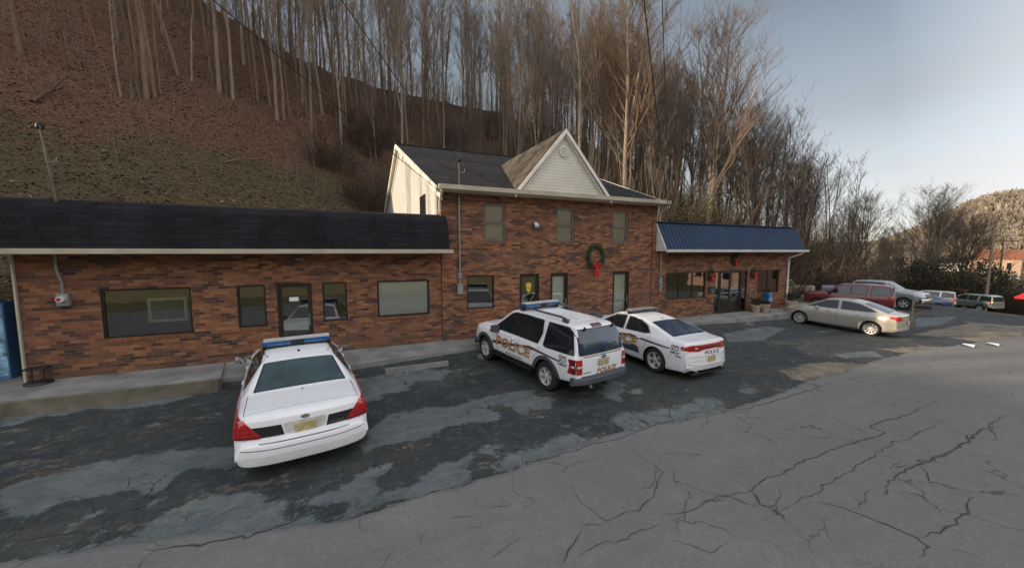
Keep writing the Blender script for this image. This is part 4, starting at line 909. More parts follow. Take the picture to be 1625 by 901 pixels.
class Car:
    def __init__(s, name, label, cat, loc, rz, spec, paint, group=None):
        s.root = thing(name, label, cat, loc, rz, group); s.root.rotation_euler = (0, -math.atan2(pave(loc[0] + spec['wb_len'] * math.cos(rz), loc[1] + spec['wb_len'] * math.sin(rz)) - pave(loc[0], loc[1]), spec['wb_len']) if loc[0] < 24 else 0, rz); s.sp = spec; s.M = M[paint]
        s.body()
    def body(s):
        sp = s.sp; top = sp['top']; x0, x1 = top[0][0], top[-1][0]
        xs = set()
        for (a, _), (b_, _) in zip(top, top[1:]):
            n = max(2, int((b_ - a) / .05)); xs |= {round(a + (b_ - a) * i / n, 5) for i in range(n + 1)}
        xs = sorted(xs)
        zroof = max(z for _, z in top); W = sp['w']
        # smooth the top curve a little
        def ztop(x):
            k = sp.get('smooth', .035)
            return (tab(top, x) * 2 + tab(top, x - k) + tab(top, x + k)) / 4 if x0 + .2 < x < x1 - .2 else tab(top, x)
        rings = []
        def half(x):
            zt = ztop(x); z0 = tab(sp['bot'], x); w = tab(sp['wid'], x)
            z0 = min(z0, zt - .12); zb = min(tab(sp['belt'], x), zt - min(.05, (zt - z0) * .3))
            wb = w * sp.get('wb', .95); h = (zt - .07 - zb) / (zroof - .07 - zb) if zt > zb + .12 else 0
            H = zb - z0
            P = [(0, z0), (w * .86, z0), (w * .955, z0 + .035), (w * .975, z0 + .12), (w * .985, z0 + H * .32), (w, z0 + H * .62), (w * .992, z0 + H * .84), (wb + .005, zb - .005)]
            if h > 0.02:
                we = lerp(wb - .02, sp['wr'], min(1, h)); cr = .07 * min(1, h * 3 + .4)
                P += [(wb - .015, zb + .008), (lerp(wb - .015, we, .5), lerp(zb, zt - cr, .5)), (we, zt - cr), (we * .93, zt - cr * .42), (we * .75, zt - cr * .18), (we * .4, zt - .006), (0, zt)]
            else:
                c = zt - zb
                P += [(wb * .985, zb + c * .30), (wb * .96, zb + c * .52), (wb * .92, zb + c * .70), (wb * .85, zb + c * .84), (wb * .70, zb + c * .93), (wb * .4, zb + c * .985), (0, zt)]
            return P
        L0, L1 = sp.get('bowr', .2), sp.get('bowf', .3); pw = sp.get('bowp', 3)
        mb = MB()
        for x, shr, xo in [(x0, .97, -.016), (x0, .75, -.014), (x0, .35, -.008)] + [(x, 0, 0) for x in xs] + [(x1, .35, .008), (x1, .75, .014), (x1, .97, .016)]:
            P = half(x)
            if shr: zm = (P[0][1] + P[-1][1]) / 2; P = [(a, zm + (b_ - zm) * (1 - shr)) for a, b_ in P]
            Q = []
            for i in range(len(P) - 1):  # subdivide each segment, the wide ones more finely
                a, b_ = P[i], P[i + 1]; k = 8 if i == 0 else (5 if i >= len(P) - 3 else 2)
                Q += [(lerp(a[0], b_[0], j / k), lerp(a[1], b_[1], j / k)) for j in range(k)]
            Q.append(P[-1])
            for _ in range(1):
                Q = [Q[0]] + [((Q[i - 1][0] + Q[i][0] * 2 + Q[i + 1][0]) / 4, (Q[i - 1][1] + Q[i][1] * 2 + Q[i + 1][1]) / 4) for i in range(1, len(Q) - 1)] + [Q[-1]]
            ring = [(y, z) for y, z in Q] + [(-y, z) for y, z in Q[-2:0:-1]]
            for y, z in ring:
                fr = sm(1 - (x - x0) / .8); ff = sm(1 - (x1 - x) / .9); q = min(1, abs(y) / W) ** pw
                mb.v.append((x + xo + L0 * fr * q - L1 * ff * q, y, z))
        n = len(ring); m = len(xs) + 6
        mb.f = [(i * n + k, i * n + (k + 1) % n, (i + 1) * n + (k + 1) % n, (i + 1) * n + k) for i in range(m - 1) for k in range(n)]
        mb.f += [tuple(range(n)), tuple((m - 1) * n + k for k in range(n))]; mb.m = [0] * len(mb.f)
        o = mb.build('body', [s.M, M['black']], s.root)
        # wheel arches
        ra = sp['rw'] + sp.get('gap', .055); cut = MB(); wb_ = sp['wb_len']
        for ax in (0, wb_):
            for sd in (-1, 1):
                ya, yb = sd * (W - .27), sd * (W + .3)
                if ya > yb: ya, yb = yb, ya
                cut.lathe([(ra, ya), (ra, yb)], 'y', 40, (ax, 0, sp['rw']))
        co = cut.build('cut', M['black']); co.parent = s.root
        md = o.modifiers.new('b', 'BOOLEAN'); md.object = co; md.operation = 'DIFFERENCE'
        for sv, se in (('EXACT', False), ('EXACT', True), ('FAST', False)):
            md.solver = sv
            if sv == 'EXACT': md.use_self = se
            dg = bpy.context.evaluated_depsgraph_get(); me = bpy.data.meshes.new_from_object(o.evaluated_get(dg))
            if me.vertices and max(abs(v.co.y) for v in me.vertices) < W + .05 and max(v.co.z for v in me.vertices) > 1.3: break
            print('boolean retry', spec_name(s), sv, se)
        o.modifiers.clear(); o.data = me
        bpy.data.objects.remove(co)
        for p in me.polygons:
            c = p.center
            if min(math.hypot(c.x - ax, c.z - sp['rw']) for ax in (0, wb_)) < ra + .004: p.material_index = 1
            elif p.normal.z < -.7 and c.z < .45: p.material_index = 1
            else: p.material_index = 0
            p.use_smooth = True
        me.set_sharp_from_angle(angle=R(28)); s.o = o
        bm = bmesh.new(); bm.from_mesh(me); s.bvh = BVHTree.FromBMesh(bm); bm.free()
    def hit(s, fr, u, v):
        if fr[0] == 'side': o_, d = Vector((u, fr[1] * 3, v)), Vector((0, -fr[1], 0))
        elif fr[0] == 'rear': o_, d = Vector((-6, u, v)), Vector((1, 0, 0))
        elif fr[0] == 'front': o_, d = Vector((9, u, v)), Vector((-1, 0, 0))
        else: o_, d = Vector((u, v, 5)), Vector((0, 0, -1))
        p, nrm, i, dist = s.bvh.ray_cast(o_, d)
        if p is None:
            p, nrm, i, dist = s.bvh.find_nearest(Vector((u, fr[1] * .8, v)) if fr[0] == 'side' else Vector((-1.2 if fr[0] == 'rear' else 4, u, v)))
        if nrm.dot(d) > 0: nrm = -nrm
        return p, nrm
    def patch(s, name, m, poly, fr, h=.004, cell=.06, parent=None, rnd_=.03, skirt=False, label=None):
        if rnd_: poly = roundpoly(poly, rnd_)
        bm = bmesh.new(); bm.faces.new([bm.verts.new((u, v, 0)) for u, v in poly]); dice(bm, cell)
        return s.drape(bm, name, m, fr, h, parent, skirt, label)
    def drape(s, bm, name, m, fr, h, parent=None, skirt=False, label=None):
        # use the averaged direction so the piece stays smooth
        base = {}
        for v in bm.verts:
            p, nrm = s.hit(fr, v.co.x, v.co.y); base[v] = (p, nrm)
        for v, (p, nrm) in base.items(): v.co = p + nrm * h
        if skirt:
            be = [e for e in bm.edges if e.is_boundary]
            r_ = bmesh.ops.extrude_edge_only(bm, edges=be)
            for v in r_['geom']:
                if isinstance(v, bmesh.types.BMVert):
                    p, nrm, _, _ = s.bvh.find_nearest(v.co); v.co = v.co - (v.co - p).normalized() * (h + .01) if (v.co - p).length > 1e-4 else v.co
        bmesh.ops.recalc_face_normals(bm, faces=bm.faces)
        me = bpy.data.meshes.new(name); bm.to_mesh(me); bm.free()
        me.materials.append(M[m] if isinstance(m, str) else m)
        for p in me.polygons: p.use_smooth = True
        me.set_sharp_from_angle(angle=R(50))
        # make sure the sheet faces outward
        o = bpy.data.objects.new(name, me); COL.objects.link(o); o.parent = parent or s.root
        if label: o['label'] = label
        return o
    def text(s, txt, fr, u, v, size, m, name='lettering', h=.005, shear=0, flip=False, stretch=1., rot=0, grow=0, parent=None):
        cu = bpy.data.curves.new('t', 'FONT'); cu.body = txt; cu.size = size; cu.align_x = 'CENTER'; cu.align_y = 'CENTER'; cu.offset = grow; cu.resolution_u = 3; cu.space_character = 1.08
        to = bpy.data.objects.new('t', cu); COL.objects.link(to)
        dg = bpy.context.evaluated_depsgraph_get(); me = bpy.data.meshes.new_from_object(to.evaluated_get(dg)); bpy.data.objects.remove(to)
        bm = bmesh.new(); bm.from_mesh(me); bpy.data.meshes.remove(me)
        dice(bm, .05)
        ca, sa = math.cos(rot), math.sin(rot)
        for w_ in bm.verts:
            a = (w_.co.x + shear * w_.co.y) * stretch; b_ = w_.co.y
            a, b_ = a * ca - b_ * sa, a * sa + b_ * ca
            w_.co = (u + (-a if flip else a), v + b_, 0)
        return s.drape(bm, name, m, fr, h, parent)
    def line(s, P, fr, w=.010, m='darkgrey', name='seam', h=.0015):
        bm = bmesh.new(); vs = []
        pts = []
        for a, b_ in zip(P, P[1:]):
            n = max(1, int(math.hypot(b_[0] - a[0], b_[1] - a[1]) / .06))
            pts += [(lerp(a[0], b_[0], i / n), lerp(a[1], b_[1], i / n)) for i in range(n)]
        pts.append(P[-1])
        for i, p in enumerate(pts):
            q = pts[min(i + 1, len(pts) - 1)]; o_ = pts[max(i - 1, 0)]; d = Vector((q[0] - o_[0], q[1] - o_[1])); d.normalize()
            vs.append((bm.verts.new((p[0] - d.y * w / 2, p[1] + d.x * w / 2, 0)), bm.verts.new((p[0] + d.y * w / 2, p[1] - d.x * w / 2, 0))))
        for a, b_ in zip(vs, vs[1:]): bm.faces.new((a[0], a[1], b_[1], b_[0]))
        return s.drape(bm, name, m, fr, h)
    def wheels(s, style='five', rim_r=.215, tw=.225, yo=None):
        sp = s.sp; r = sp['rw']; W = sp['w']; yo = yo or W - .035
        tm = MB(); prof = [(rim_r, -tw * .5 + .015), (rim_r + .02, -tw * .5), (r - .05, -tw * .5 - .004), (r - .015, -tw * .5 + .02), (r, -tw * .5 + .05)]
        prof = prof + [(r, tw * .5 - .05), (r - .015, tw * .5 - .02), (r - .05, tw * .5 + .004), (rim_r + .02, tw * .5), (rim_r, tw * .5 - .015), (rim_r - .01, tw * .5 - .03), (rim_r - .01, -tw * .5 + .03)]
        n = 40; vs = [(a * math.cos(6.28318 * k / n), b_, a * math.sin(6.28318 * k / n)) for a, b_ in prof for k in range(n)]; m = len(prof)
        tm.add(vs, [(i * n + k, i * n + (k + 1) % n, ((i + 1) % m) * n + (k + 1) % n, ((i + 1) % m) * n + k) for i in range(m) for k in range(n)])
        rm = MB(); bk = MB()
        rm.lathe([(rim_r, tw * .5 - .012), (rim_r + .006, tw * .5 - .002), (rim_r - .012, tw * .5 - .004), (rim_r - .022, tw * .5 - .06), (rim_r - .024, tw * .5 - .12)], 'y', n); rm.f = rm.f[:-2]; rm.m = rm.m[:-2]
        ns = {'five': 5, 'six': 6, 'ten': 10, 'steel': 8}[style]
        sw = {'five': (.040, .024), 'six': (.028, .024), 'ten': (.014, .012), 'steel': (.04, .04)}[style]
        for k in range(ns):
            a = 6.28318 * k / ns; c, d = math.cos(a), math.sin(a)
            def Q(rad, off, y): return (rad * c - off * d, y, rad * d + off * c)
            yi, yo_ = tw * .5 - .05, tw * .5 - .022
            rm.add([Q(.03, -sw[1], yo_ - .02), Q(.03, sw[1], yo_ - .02), Q(rim_r - .015, sw[0], yo_), Q(rim_r - .015, -sw[0], yo_), Q(.03, -sw[1] - .01, yi - .02), Q(.03, sw[1] + .01, yi - .02), Q(rim_r - .015, sw[0] + .012, yi - .01), Q(rim_r - .015, -sw[0] - .012, yi - .01)],
                   [(0, 1, 2, 3), (0, 4, 5, 1), (1, 5, 6, 2), (2, 6, 7, 3), (3, 7, 4, 0)])
        rm.lathe([(.065, tw * .5 - .07), (.062, tw * .5 - .035), (.04, tw * .5 - .022), (0.001, tw * .5 - .02)], 'y', 20)
        bk.lathe([(rim_r - .012, tw * .5 - .13), (rim_r - .012, tw * .5 - .11), (.001, tw * .5 - .11)], 'y', n)
        bk.lathe([(.13, tw * .5 - .10), (.13, tw * .5 - .088), (.001, tw * .5 - .088)], 'y', 24, mi=1)
        tyre = rim = None
        for ax in (0, sp['wb_len']):
            for sd in (1, -1):
                if tyre is None:
                    tyre = tm.build('wheel', M['rubber'], s.root, True, 30); rim = rm.build('rim', M['alloy'], tyre, True, 30); bb = bk.build('hub_back', [M['black'], M['darkgrey']], tyre)
                    t = tyre
                else: t = copy_tree(tyre, s.root)
                t.location = (ax, sd * (yo - tw * .5), r); t.rotation_euler = (0, .35 * ax, 0 if sd > 0 else math.pi)
                t.rotation_mode = 'XYZ'
    def mirrors(s, x, z, y, m='black', sz=(.07, .11, .08)):
        for sd in (1, -1):
            mb = MB(); mb.rbox(x - sz[0], x + sz[0], sd * (y + .10) - sz[1], sd * (y + .10) + sz[1], z - sz[2], z + sz[2], .03)
            mb.rbox(x - .03, x + .03, min(sd * (y - .06), sd * (y + .03)), max(sd * (y - .06), sd * (y + .03)), z - .05, z + .0, .01)
            mb.build('wing_mirror', M[m], s.root, True, 40)
    def bar(s, name, x, hw, z0, z1, depth, bow, m, n=14, rb=.03, fr=1):
        # bowed bumper bar seen from above, fr=+1 rear, -1 front
        mb = MB(); prof = [(0, z0), (-.7, z0), (-1, z0 + .03), (-1, z1 - .03), (-.8, z1), (0, z1)]
        vs = []
        for i in range(n + 1):
            y = -hw + 2 * hw * i / n; q = abs(y / hw) ** 3 * bow
            for a, z in prof: vs.append((x + fr * (a * depth + q), y, z))
        k = len(prof)
        mb.add(vs, [(i * k + j, i * k + (j + 1) % k, (i + 1) * k + (j + 1) % k, (i + 1) * k + j) for i in range(n) for j in range(k)] + [tuple(range(k)), tuple(n * k + j for j in range(k))])
        return mb.build(name, M[m], s.root, True, 40)
    def box(s, name, m, *a, b_=.012, parent=None):
        mb = MB(); mb.rbox(*a, b_); return mb.build(name, M[m], parent or s.root, True, 40)
    def windows(s, polys, m='carglass', trim='black', fr_trim=.022, chrome=None):
        for sd in (1, -1):
            for P in polys:
                c = Vector((sum(p[0] for p in P) / len(P), sum(p[1] for p in P) / len(P)))
                g_ = [tuple(c + (Vector(p) - c) * (1 + fr_trim * 2 / max(.15, (Vector(p) - c).length))) for p in P]
                t = s.patch('window_trim', chrome or trim, g_, ('side', sd), .003, .07)
                s.patch('pane', m, P, ('side', sd), .007, .07, parent=t)
    def glassy(s, name, m, poly, fr='top', h=.005, trim=.03):
        c = Vector((sum(p[0] for p in poly) / len(poly), sum(p[1] for p in poly) / len(poly)))
        g_ = [tuple(c + (Vector(p) - c) * (1 + trim / (Vector(p) - c).length)) for p in poly]
        t = s.patch(name, 'black', g_, (fr, 1), .003, .08)
        s.patch('pane', m, poly, (fr, 1), h + .003, .08, parent=t); return t
    def plate(s, x, z, m='plate', w=.15, hh=.077, tilt=0):
        mb = MB(); mb.rbox(-.012, 0, -w, w, -hh, hh, .004); o = mb.build('licence_plate', M[m], s.root); o.location = (x, 0, z); o.rotation_euler = (0, tilt, 0); return o

def police_side(c, u, v, size, x_a, x_b, zs, light=True):
    for sd in (1, -1):
        fr = ('side', sd); fl = sd > 0
        # swoosh
        pts = [(x_b, zs[0]), (lerp(x_b, x_a, .25), zs[1]), (lerp(x_b, x_a, .6), zs[2]), (x_a, zs[3])]
        up = pts; lo = [(x_a + .05, zs[3] - .015), (lerp(x_b, x_a, .6), zs[2] - .045), (lerp(x_b, x_a, .25), zs[1] - .06), (x_b, zs[0] - .07)]
        c.patch('side_stripe', 'stripered', up + lo, fr, .003, .05, rnd_=0)
        lo2 = [(p[0], p[1] + .01) for p in lo[::-1]]; lo3 = [(p[0], p[1] - .022) for p in lo]
        c.patch('side_stripe', 'stripeblue', lo2 + lo3, fr, .003, .05, rnd_=0)
        a = c.text('POLICE', fr, u, v, size, 'letdark', 'lettering_edge', .0045, .25, fl, 1.25, grow=.018)
        c.text('POLICE', fr, u, v + .004, size, 'gold', 'lettering', .0065, .25, fl, 1.25, grow=.002)
def dial911(c, u, v, s_=.1, step=.105):
    for sd in (1, -1):
        fr = ('side', sd); fl = sd > 0
        for k, tx in enumerate(('DIAL', '911', 'HELP')):
            c.text(tx, fr, u, v - k * step, s_ * (1.15 if k == 1 else .9), 'letblack', 'lettering', .004, .3, fl, 1.3, grow=.004)
def lightbar(c, x, z, hw=.6, m='bluelens', low=False):
    r = c.root; mb = MB()
    h = .055 if low else .10
    mb.rbox(x - .14, x + .14, -hw, hw, z + .03, z + .03 + h, .03); lb = mb.build('light_bar', M[m], r, True, 40)
    mb = MB(); mb.rbox(x - .125, x + .125, -hw + .02, hw - .02, z + .03 + h - .004, z + .03 + h + (.014 if not low else .02), .006); mb.build('top_cover', M['platepale' if not low else 'galv'], lb)
    mb = MB(); mb.rbox(x - .146, x + .146, -.13, .13, z + .032, z + .03 + h - .006, .02); mb.build('centre_section', M['black'], lb, True, 40)
    mb = MB(); mb.rbox(x - .12, x + .12, -hw + .05, hw - .05, z + .0, z + .035, .01); mb.box(x - .05, x + .05, -hw + .0, -hw + .06, z - .05, z + .03); mb.box(x - .05, x + .05, hw - .06, hw, z - .05, z + .03); mb.build('mount', M['black'], lb)

# --- white police sedan seen from behind (left)
VIC = dict(w=.995, wb_len=2.91, rw=.335, wr=.60, wb=.93, bowr=.20, bowf=.38, bowp=3,
  top=[(-1.42, .60), (-1.405, .64), (-1.38, .66), (-1.33, .675), (-1.272, .69), (-1.262, .74), (-1.235, .93), (-1.215, .99), (-1.16, 1.02), (-1.0, 1.045), (-.30, 1.075), (.55, 1.385), (.85, 1.445), (1.35, 1.475), (1.85, 1.435), (2.62, 1.04), (3.3, .975), (3.85, .84), (3.93, .72), (3.98, .5)],
  belt=[(-1.42, .93), (-.9, .97), (.2, .99), (2.6, .96), (3.9, .8)],
  bot=[(-1.42, .34), (-1.38, .31), (-1.2, .27), (-.5, .22), (3.6, .22), (3.98, .3)],
  wid=[(-1.42, .935), (-1.30, .945), (-1.26, .94), (-1.0, .965), (0, .99), (1.5, .995), (2.9, .985), (3.6, .93), (3.98, .84)])
vp = (-.88, 7.78); c = Car('police_car', 'white police sedan with blue light bar parked tail first to the road, leftmost car', 'car', (*vp, pave(*vp) + .0), R(97.9), VIC, 'white')
c.wheels('steel', .21)
c.windows([[(.55, 1.02), (.52, 1.30), (.80, 1.375), (1.24, 1.39), (1.24, 1.02)], [(1.32, 1.02), (1.32, 1.39), (1.72, 1.36), (2.30, 1.04)], [(.18, 1.02), (.45, 1.03), (.43, 1.25)]])
c.glassy('rear_window', 'carglassg', [(-.24, -.70), (-.24, .70), (.50, .56), (.50, -.56)], trim=.035)
c.glassy('windscreen', 'carglass', [(2.55, -.74), (2.55, .74), (1.95, .58), (1.95, -.58)])
for sd in (1, -1):
    P = [(sd * .955, .70), (sd * .965, .90), (sd * .93, .985), (sd * .82, .985), (sd * .72, .87), (sd * .60, .735), (sd * .60, .70)]
    t = c.patch('tail_light', 'tail', P, ('rear', 1), .012, .04, skirt=True, rnd_=.025)
    c.patch('lens_band', 'taildark', [(sd * .955, .70), (sd * .957, .735), (sd * .61, .735), (sd * .60, .70)], ('rear', 1), .0145, .04, parent=t, rnd_=.005)
    c.line([(sd * .96, .86), (sd * .71, .845)], ('rear', 1), .007, 'taildark', 'lens_rib', .0155).parent = t
    c.line([(sd * .96, .79), (sd * .66, .785)], ('rear', 1), .007, 'taildark', 'lens_rib', .0155).parent = t
    c.patch('black_trim', 'black', [(sd * .60, .705), (sd * .71, .865), (sd * .33, .865), (sd * .29, .705)], ('rear', 1), .006, .05, rnd_=.01)
c.patch('plate_recess', 'platepale', [(-.27, .71), (-.30, .875), (.30, .875), (.27, .71)], ('rear', 1), .004, .05)
c.plate(-1.275, .775, tilt=R(-10))
c.line([(-.62, .655), (.62, .655)], ('rear', 1), .012, 'darkgrey', 'bumper_seam', .002)
c.line([(-.86, .585), (-.5, .575), (.5, .575), (.86, .585)], ('rear', 1), .012, 'darkgrey', 'bumper_seam', .002)
c.line([(-1.18, .80), (-.95, .81), (-.30, .80)], ('top', 1), .010, 'darkgrey', 'boot_seam', .002); c.line([(-1.18, -.80), (-.95, -.81), (-.30, -.80)], ('top', 1), .010, 'darkgrey', 'boot_seam', .002)
c.line([(-1.02, -.79), (-1.02, .79)], ('top', 1), .007, 'darkgrey', 'boot_crease', .001)
mb = MB(); mb.lathe([(.045, 0), (.04, .012), (0.001, .014)], 'z', 18); o = mb.build('emblem', M['chrome'], c.root, True); p, nrm = c.hit(('rear', 1), 0, .925); o.location = p + nrm * .002; o.rotation_euler = (0, R(-80), 0); o.scale = (.7, 1.5, 1)
c.box('boot_lock', 'black', -.42, -.39, -.012, .012, 1.062, 1.085, b_=.004)
c.box('antenna_base', 'black', .80, .84, -.02, .02, 1.43, 1.475, b_=.006)
c.text('POLICE', ('rear', 1), -.45, .735, .05, 'chrome', 'badge', .009, 0, True, 1.3)
for sd in (1, -1):
    c.line([(1.28, .30), (1.28, .99)], ('side', sd)); c.line([(2.4, .30), (2.42, .99)], ('side', sd)); c.line([(.42, .62), (.35, .99)], ('side', sd)); c.line([(.45, .33), (2.4, .33)], ('side', sd), .02)
    c.line([(-.9, .62), (2.5, .62)], ('side', sd), .03, 'white', 'body_moulding', .006)
    for x in (1.02, 2.05): c.box('door_handle', 'white', x - .09, x + .09, sd * .965 - .02, sd * .965 + .02, .86, .90)
c.mirrors(2.12, 1.05, .90, 'chrome'); lightbar(c, 1.3, 1.475, .63)
police_side(c, 1.45, .66, .28, -.6, 3.2, (.62, .70, .86, .90))
mb = MB(); mb.tube([(1.75, .98, 1.06), (1.82, 1.03, 1.10), (1.86, 1.03, 1.12)], .02, 6); mb.lathe([(.03, -.06), (.075, .0), (.075, .04), (0.001, .045)], 'y', 14, (1.87, 1.10, 1.12)); mb.build('spot_lamp', M['galv'], c.root, True)

# --- white police SUV
EXP = dict(w=.935, wb_len=2.89, rw=.37, wr=.66, wb=.955, bowr=.07, bowf=.22, bowp=4, gap=.07, smooth=.03,
  top=[(-1.08, .55), (-1.07, .98), (-1.055, 1.10), (-.93, 1.50), (-.86, 1.66), (-.80, 1.735), (-.66, 1.775), (-.2, 1.81), (1.1, 1.83), (1.62, 1.80), (1.8, 1.75), (2.50, 1.235), (3.3, 1.14), (3.62, 1.04), (3.73, .90), (3.78, .6)],
  belt=[(-1.08, 1.14), (0, 1.14), (2.4, 1.10), (3.7, .98)],
  bot=[(-1.08, .50), (-.8, .45), (-.4, .40), (3.4, .38), (3.78, .42)],
  wid=[(-1.08, .875), (-.8, .915), (0, .93), (2.9, .93), (3.4, .90), (3.78, .80)])
ep = (5.3, 8.12); c = Car('police_suv', 'white police SUV with roof rails, dark rear glass and POLICE on its side', 'SUV', (*ep, pave(*ep) + .0), R(101.4), EXP, 'white')
c.wheels('six', .225, .25)
c.windows([[(-.90, 1.14), (-.72, 1.60), (-.55, 1.675), (.12, 1.69), (.12, 1.16), (.0, 1.13)], [(.36, 1.15), (.30, 1.40), (.36, 1.69), (1.10, 1.71), (1.10, 1.15)], [(1.14, 1.15), (1.14, 1.71), (1.58, 1.68), (1.74, 1.62), (2.34, 1.20), (2.30, 1.14)]])
t = c.patch('rear_window', 'black', [(-.78, 1.12), (-.70, 1.69), (.70, 1.69), (.78, 1.12)], ('rear', 1), .006, .06, rnd_=.06)
c.patch('pane', 'carglassb', [(-.74, 1.15), (-.665, 1.665), (.665, 1.665), (.74, 1.15)], ('rear', 1), .012, .06, parent=t, rnd_=.05)
c.glassy('windscreen', 'carglass', [(2.42, -.72), (2.42, .72), (1.86, .62), (1.86, -.62)])
c.patch('high_brake_light', 'taildark', [(-.17, 1.70), (-.16, 1.755), (.16, 1.755), (.17, 1.70)], ('rear', 1), .02, .05, skirt=True, rnd_=.01)
for y in (-.5, .48): c.box('glass_hinge', 'black', -.90, -.85, y - .02, y + .02, 1.66, 1.74, b_=.006)
mb = MB(); mb.tube([(-1.10, .05, 1.20), (-1.06, -.15, 1.25), (-1.02, -.50, 1.30)], .014, 6); mb.tube([(-1.11, .05, 1.20), (-1.115, .02, 1.17)], .03, 6); mb.build('rear_wiper', M['black'], c.root)
for sd in (1, -1):
    P = [(sd * .90, .70), (sd * .90, 1.04), (sd * .70, 1.04), (sd * .70, .70)]
    t = c.patch('tail_light', 'tail', P, ('rear', 1), .012, .05, skirt=True, rnd_=.02)
    c.patch('reverse_lens', 'lampw', [(sd * .89, .85), (sd * .89, .90), (sd * .71, .90), (sd * .71, .85)], ('rear', 1), .015, .05, parent=t, rnd_=.005)
    P = [(-1.02, .70), (-1.02, 1.04), (-.86, 1.04), (-.90, .70)]
    t = c.patch('tail_light', 'taildark', P, ('side', sd), .010, .05, skirt=True, rnd_=.03)
    c.patch('reverse_lens', 'lampw', [(-1.0, .85), (-1.0, .90), (-.90, .90), (-.905, .85)], ('side', sd), .013, .05, parent=t, rnd_=.005)
    # arch flares and sill cladding
    for ax in (0, 2.89):
        ro, ri = .53, .445
        A_ = [i * math.pi / 18 for i in range(-1, 20)]
        t = c.patch('arch_flare', 'darkgrey', [(ax + ro * math.cos(a), .37 + ro * math.sin(a)) for a in A_] + [(ax + ri * math.cos(a), .37 + ri * math.sin(a)) for a in A_[::-1]], ('side', sd), .022, .09, skirt=True, rnd_=0)
    c.patch('sill_cladding', 'darkgrey', [(.52, .42), (.52, .50), (2.36, .50), (2.36, .42)], ('side', sd), .012, .08, skirt=True, rnd_=.01)
    c.box('running_board', 'black', .55, 2.33, min(sd * .78, sd * .96), max(sd * .78, sd * .96), .34, .40, b_=.015)
    for x in (.24, 1.12, 2.22): c.line([(x, .46), (x, 1.13)] if x != .24 else [(.50, .72), (.28, .95), (.24, 1.13), (.22, 1.72)], ('side', sd))
    for x in (.50, 1.38): c.box('door_handle', 'white', x - .09, x + .09, min(sd * .90, sd * .945), max(sd * .90, sd * .945), 1.0, 1.04)
    c.line([(2.36, .8), (2.5, .93), (2.55, 1.12)], ('side', sd), .008)
    mb = MB(); y = sd * .60
    mb.tube([(-.42, y, 1.80), (-.36, y, 1.86), (-.22, y, 1.885), (1.2, y, 1.90), (1.36, y, 1.88), (1.46, y, 1.83)], [.02, .028, .03, .028, .026, .02], 8); mb.rbox(-.46, -.26, y - .035, y + .035, 1.78, 1.87, .02); mb.rbox(1.3, 1.5, y - .035, y + .035, 1.79, 1.87, .02); mb.build('roof_rail', M['darkgrey'], c.root, True, 40)
    c.patch('side_badge', 'redsign', [(2.52, 1.02), (2.57, 1.09), (2.62, 1.02), (2.57, .95)], ('side', sd), .004, .05, rnd_=0)
for k in range(7):
    y = -.36 + k * .12; mb = MB(); mb.rbox(-.35, 1.0, y - .012, y + .012, 1.815, 1.842, .006); mb.build('roof_slat', M['white'], c.root)
c.bar('rear_bumper', -1.06, .93, .44, .62, .13, .16, 'darkgrey'); c.bar('bumper_step', -1.07, .70, .615, .645, .10, .07, 'darkgrey')
c.bar('front_bumper', 3.72, .88, .40, .62, .12, .22, 'darkgrey', fr=-1)
c.plate(-1.085, .90, tilt=R(-3)); c.patch('plate_recess', 'platepale', [(-.20, .81), (-.22, .99), (.22, .99), (.20, .81)], ('rear', 1), .004, .05)
c.line([(-.72, .66), (-.72, 1.12)], ('rear', 1)); c.line([(.72, .66), (.72, 1.12)], ('rear', 1)); c.line([(-.66, 1.085), (.66, 1.085)], ('rear', 1), .02, 'stripered', 'rear_stripe', .004)
c.text('POLICE', ('rear', 1), -.12, .70, .15, 'letdark', 'lettering_edge', .0045, .2, True, 1.3, grow=.008); c.text('POLICE', ('rear', 1), -.12, .70, .15, 'gold', 'lettering', .006, .2, True, 1.3)
c.text('4x4', ('rear', 1), -.55, .735, .07, 'chrome', 'badge', .005, .2, True, 1.2) if False else None
c.patch('badge_strip', 'galv', [(.42, .70), (.42, .73), (.66, .73), (.66, .70)], ('rear', 1), .005, .05, rnd_=.005)
mb = MB(); mb.lathe([(.05, 0), (.045, .014), (0.001, .016)], 'z', 18); o = mb.build('emblem', mat('blue oval emblem', (.1, .16, .3), .25), c.root, True); o.location = (-1.08, 0, 1.035); o.rotation_euler = (0, R(-90), 0); o.scale = (.7, 1.7, 1)
c.mirrors(2.18, 1.16, .90, 'darkgrey', (.08, .12, .10)); lightbar(c, 1.32, 1.86, .64)
police_side(c, 1.42, .79, .37, -.55, 2.45, (.76, .84, 1.0, .92)); dial911(c, -.62, 1.03, .10, .09)
for sd in (1, -1): c.patch('lower_stripe', 'letblack', [(.95, .545), (.95, .57), (1.75, .56), (1.75, .535)], ('side', sd), .004, .06, rnd_=0)
mb = MB(); mb.tube([(-1.0, .45, .42), (-1.18, .50, .40)], .03, 8); mb.build('exhaust_pipe', M['galv'], c.root); c.box('tow_hitch', 'black', -1.2, -1.0, -.05, .05, .36, .42)
